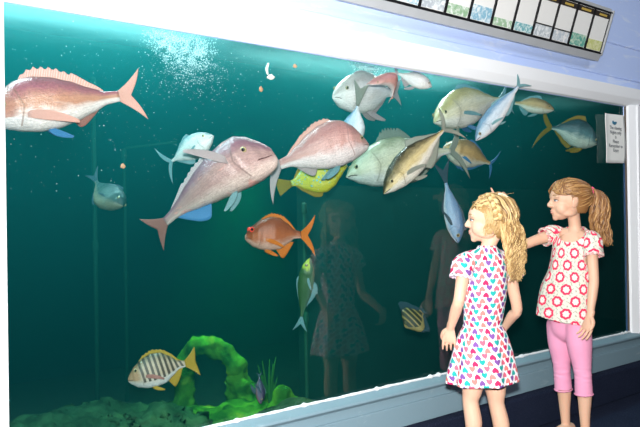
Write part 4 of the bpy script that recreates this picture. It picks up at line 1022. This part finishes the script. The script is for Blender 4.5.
g2, T2, f2, r2, MH2 = girl('girl', 'older girl with light brown ponytail, red flower-ring top and pink leggings, one arm raised', P(574, 434, D2), Vector((*P(574, 434, D2 * 1.16)[:2], FZ)), J, B2, H2, 0, 0, hc, S2, .084, M_skin2, hands)
shoes(g2, T2, J, f2, r2, M_shoe1)
def solid(me, th=.002):
    so = bpy.data.objects.new('tmp', me); COL.objects.link(so); sm_ = so.modifiers.new('s', 'SOLIDIFY'); sm_.thickness = th; sm_.offset = 0
    dg = bpy.context.evaluated_depsgraph_get(); dg.update(); me = bpy.data.meshes.new_from_object(so.evaluated_get(dg)); bpy.data.objects.remove(so); smooth(me); me.materials.clear(); return me
def tunic():
    mb = MB(); R = []
    for (x, y, rx, ry, am, ph) in ((575, 227, .040, .036, 0, 0), (574, 233, .070, .050, 0, 0), (573, 242, .086, .062, .004, 0), (571, 254, .085, .071, .010, .4), (569.5, 270, .093, .078, .016, 1), (566, 286, .110, .088, .022, 1.6), (564.5, 302, .118, .095, .026, 2), (563.5, 318, .125, .102, .030, 2.2), (563, 328, .128, .105, .030, 2.2)):
        R.append(tuple(P(x, y, D2)) + (rx, ry, am, ph))
    ringloft(mb, [(Vector(q[:3]), *q[3:]) for q in cr(R, 70)], r2, f2, 96)
    ends = []
    for s, dn in (('l', .075), ('r', .060)):
        sh, el = J[s + 's'], J[s + 'e']; d = (el - sh).normalized(); sg = 1 if s == 'r' else -1; o_ = r2 * sg * .006
        tube(mb, [J['neck'] - Z * .030 + r2 * sg * .045, sh + o_ + Z * .004, sh + d * dn * .5 + o_, sh + d * dn + o_], [.030, .037, .041, .041], 20, n=12)
        ends.append((sh + d * dn * .82, d))
    me = remesh(mb.mesh('tunic'), .0035, 3)
    for v in me.vertices:
        if v.co.z > J['neck'].z - .10: v.co += v.normal * .0018 * math.sin(math.atan2(v.co.y - J['neck'].y, v.co.x - J['neck'].x) * 34) * min(1, (v.co.z - J['neck'].z + .10) * 14)
    hem = P(563, 317, D2).z; ax0 = Vector((*P(563, 317, D2)[:2], hem))
    nk = J['neck'] + f2 * .035 - Z * .002
    def cut(co, no):
        for q, d in ends:
            if (co - q).dot(d) > 0 and (co - q).length < .066 and (abs((co - J['chest']).dot(r2)) > .092 or d.z > -.5): return True
        return co.z < hem - .004 - .10 * (co - ax0).dot(RT) + .12 * (co - ax0).dot(FWD) or (co - nk).length < .058
    me = cutmesh(me, cut); ax = P(567, 280, D2); zt = ax.z + .15
    cylUV(me, lambda z: (ax.x, ax.y), B2 + PI, lambda z: .095 + max(0, zt - z) * .10, -r2, -f2, .8, [(J['rs'], (J['re'] - J['rs']).normalized(), -1), (J['ls'], (J['le'] - J['ls']).normalized(), 1)])
    me = solid(me); me.transform(T2); me.materials.append(M_rose); return link('tunic', me, None, g2)
tu = tunic()
for s, dn in (('l', .062), ('r', .050)):
    sh, el = J[s + 's'], J[s + 'e']; d = (el - sh).normalized(); q = sh + d * dn + r2 * (.006 if s == 'r' else -.006); a_ = d.orthogonal().normalized(); b_ = d.cross(a_); mb = MB()
    tube(mb, [T2 @ (q + (a_ * math.cos(t) + b_ * math.sin(t)) * .040 + d * .004 * math.sin(t * 16)) for t in [2 * PI * k / 100 for k in range(101)]], [.0042] * 101, 8)
    link('sleeve_frill', mb.mesh('frill', True), M_rose, tu)
def leggings():
    mb = MB(); lg = .80 * 1.10; cuts = []
    tube(mb, [J['pelvis'] + Z * .08, J['pelvis'] + Z * .05, J['pelvis'] + Z * .02], [(.074, .058), (.078, .058), (.074, .056)], 20, side=r2, n=8)
    tube(mb, [J['lh'] + Z * .012, (J['lh'] + J['rh']) / 2 + Z * .006, J['rh'] + Z * .012], [.053, .050, .053], 16, n=8)
    for s in 'lr':
        hp, kn, an = J[s + 'h'], J[s + 'k'], J[s + 'a']; e = kn.lerp(an, .36)
        tube(mb, [hp + Z * .03, hp.lerp(kn, .3), hp.lerp(kn, .7), kn + f2 * .002, e, kn.lerp(an, .5)], [.064 * lg, .060 * lg, .048 * lg, .041 * lg, .0425 * lg, .038 * lg], 18, n=30); cuts.append((e, (an - kn).normalized()))
    me = remesh(mb.mesh('leggings'), .0035, 30)
    for v in me.vertices:
        for s in 'lr':
            k = J[s + 'k'] + Z * -.01; dz = v.co.z - k.z
            if abs(dz) < .06 and (v.co - k).length < .08: v.co += v.normal * .0032 * (1 - abs(dz) / .06) * noise.noise(Vector((v.co.x * 14, v.co.y * 14, v.co.z * 95)))
    me = cutmesh(me, lambda co, no: any((co - e).dot(d) > 0 and (co - e).length < .12 for e, d in cuts))
    me = solid(me); me.transform(T2); me.materials.append(M_legg); lo = link('leggings', me, None, g2)
    for e, d in cuts:
        mb = MB(); a_ = d.orthogonal().normalized(); b_ = d.cross(a_); tube(mb, [T2 @ (e - d * .002 + (a_ * math.cos(t) + b_ * math.sin(t)) * .0375) for t in [2 * PI * k / 48 for k in range(49)]], [(.0022, .005)] * 49, 8)
        link('cuff', mb.mesh('cuff', True), M_legg, lo)
leggings()
# hair drawn back to a ponytail
L2 = lambda p: T2 @ (hc + MH2 @ (Vector(p) * S2))
cap = hairline_cap(hc, MH2, S2, T2, 1.0, -.30); mb = MB()
mb.add([v.co.copy() for v in cap.vertices], [tuple(p.vertices) for p in cap.polygons], [(.35, v.co.z) for v in cap.vertices])
ce = Vector((0, -.055, .125)); TIE = Vector((-.03, -.54, .24))
def sl(a, b, t): return (a.normalized() * (1 - t) + b.normalized() * t).normalized() * (a.length * (1 - t) + b.length * t)
def onsc(v, k):
    v = v.normalized(); return ce + Vector((v.x * .41, v.y * .49, v.z * .435)) * k
def back(az, el, k):
    a = Vector((math.sin(az) * math.cos(el), math.cos(az) * math.cos(el), math.sin(el))); b = Vector((-.05, -1, .25)).normalized()
    P0 = [onsc(a * (1 - t) + b * t, k) for t in (0, .2, .42, .64, .84)]; return [L2(p) for p in P0] + [L2(TIE + Vector((rnd.uniform(-.05, .05), 0, rnd.uniform(-.05, .05))))]
pa = []
for _ in range(420):
    q = rnd.random(); sg = rnd.choice((-1, 1))
    if q < .55: az, el = sg * math.radians(rnd.uniform(0, 78)), math.radians(rnd.uniform(24, 40))
    else:
        az = sg * math.radians(rnd.uniform(80, 160)); el = math.radians(rnd.uniform(-35, 10) if abs(az) > 1.75 else rnd.uniform(2, 22))
    pa.append(back(az, el, 1.01 + .06 * rnd.random()))
strands(mb, pa, .0034, 20, 6, wave=(.0012, 60), taper=.8)
def bang(sg):
    st = scalp(sg * math.radians(rnd.uniform(0, 50)), math.radians(rnd.uniform(60, 85)), 1.07); m_ = scalp(sg * math.radians(rnd.uniform(5, 50)), math.radians(rnd.uniform(22, 42)), 1.12)
    m2 = scalp(sg * math.radians(rnd.uniform(35, 66)), math.radians(rnd.uniform(4, 22)), 1.08); e = scalp(sg * math.radians(rnd.uniform(82, 100)), math.radians(rnd.uniform(6, 24)), 1.07)
    return [L2(p) for p in (st, m_, m2, e)]
strands(mb, [bang(rnd.choice((-1, -1, 1))) for _ in range(210)], .0032, 18, 6, wave=(.002, 70))
def tailp():
    a = rnd.random() * 2 * PI; q = math.sqrt(rnd.random()); x, y = math.cos(a) * q, math.sin(a) * q; ln = rnd.uniform(.78, 1.08)
    c_ = [(TIE, .05), (Vector((-.05, -.66, .26)), .13), (Vector((-.06, -.76, .06)), .20), (Vector((-.06, -.75, -.25)), .23), (Vector((-.05, -.74, -.60)), .22), (Vector((-.05, -.86, -1.0 * ln - .04)), .17)]
    return [L2(c + Vector((x * r_, y * r_, y * r_ * .3 * (1 if i < 3 else 0)))) for i, (c, r_) in enumerate(c_)]
strands(mb, [tailp() for _ in range(300)], .0036, 34, 6, wave=(.0065, 2 * PI / .075))
hair2 = link('hair', mb.mesh('hair', True), M_hair2, g2)
mb = MB(); d_ = (MH2 @ Vector((0, -1, .25))).normalized(); a_ = d_.orthogonal().normalized(); b_ = d_.cross(a_)
for o_ in (-.004, .004): tube(mb, [L2(TIE + Vector((0, -.03, 0))) + d_ * o_ + (a_ * math.cos(t) + b_ * math.sin(t)) * .016 for t in [2 * PI * k / 30 for k in range(31)]], [.0055] * 31, 8)
link('hair_tie', mb.mesh('tie', True), M_tie, hair2)
# ------------------------------------------------------------------ camera and light
cd = bpy.data.cameras.new('camera'); cam = bpy.data.objects.new('camera', cd); COL.objects.link(cam)
cd.sensor_fit = 'HORIZONTAL'; cd.sensor_width = 36; cd.lens = 36 * F / 640; cd.clip_start = .02
cam.matrix_world = Matrix.Translation(CAM) @ Matrix((RT, UP, -FWD)).transposed().to_4x4()
scene.camera = cam
def light(name, kind, loc, e, c=(1, 1, 1), size=.2, sy=None, target=None, rot=None, spot=None, blend=.5):
    l = bpy.data.lights.new(name, kind); l.energy = e; l.color = c
    if kind == 'AREA':
        l.size = size
        if sy: l.shape = 'RECTANGLE'; l.size_y = sy
    else: l.shadow_soft_size = size
    if kind == 'SPOT': l.spot_size = math.radians(spot or 60); l.spot_blend = blend
    o = bpy.data.objects.new(name, l); COL.objects.link(o); o.location = loc
    if target is not None: o.rotation_euler = (Vector(target) - Vector(loc)).to_track_quat('-Z', 'Y').to_euler()
    return o
# camera flash just above the lens
light('camera_flash', 'AREA', CAM + UP * .16 + FWD * .02, 235, (1, .98, .95), .09, .06, target=CAM + FWD * 3 + UP * .15)
# fill lights added under the ceiling to lift the girls' fronts and tops
for x in (-.5, 2.2, 4.9): light('ceiling_fill', 'AREA', (x, -1.3, 2.96), 14, (.85, .92, 1), .6, .6)
# tank lights above the water
light('tank_light', 'AREA', (.9, .85, 2.16), 125, (.86, .98, 1), 2.2, .35)
light('tank_light', 'AREA', (3.2, 1.0, 2.2), 72, (1, .98, .95), 1.8, .3)
light('tank_light', 'AREA', (5.4, 1.1, 2.2), 8, (.9, 1, .92), .9, .3)
light('rock_fill_spot', 'SPOT', P(225, 300, 4.0) + Vector((.1, -.05, .95)), 150, (.30, 1, .28), .10, target=P(232, 400, 3.95), spot=66, blend=1)  # added green spot hung under water to make the glow around the rocks
w = bpy.data.worlds.new('world'); scene.world = w; w.use_nodes = True; w.node_tree.nodes['Background'].inputs[0].default_value = (.02, .03, .05, 1); w.node_tree.nodes['Background'].inputs[1].default_value = .3
vs_ = scene.view_settings; vs_.view_transform = 'Standard'; vs_.look = 'None'; vs_.gamma = 1; vs_.use_curve_mapping = False; vs_.exposure = 0
scene.cycles.transparent_max_bounces = 24; scene.cycles.volume_bounces = 0
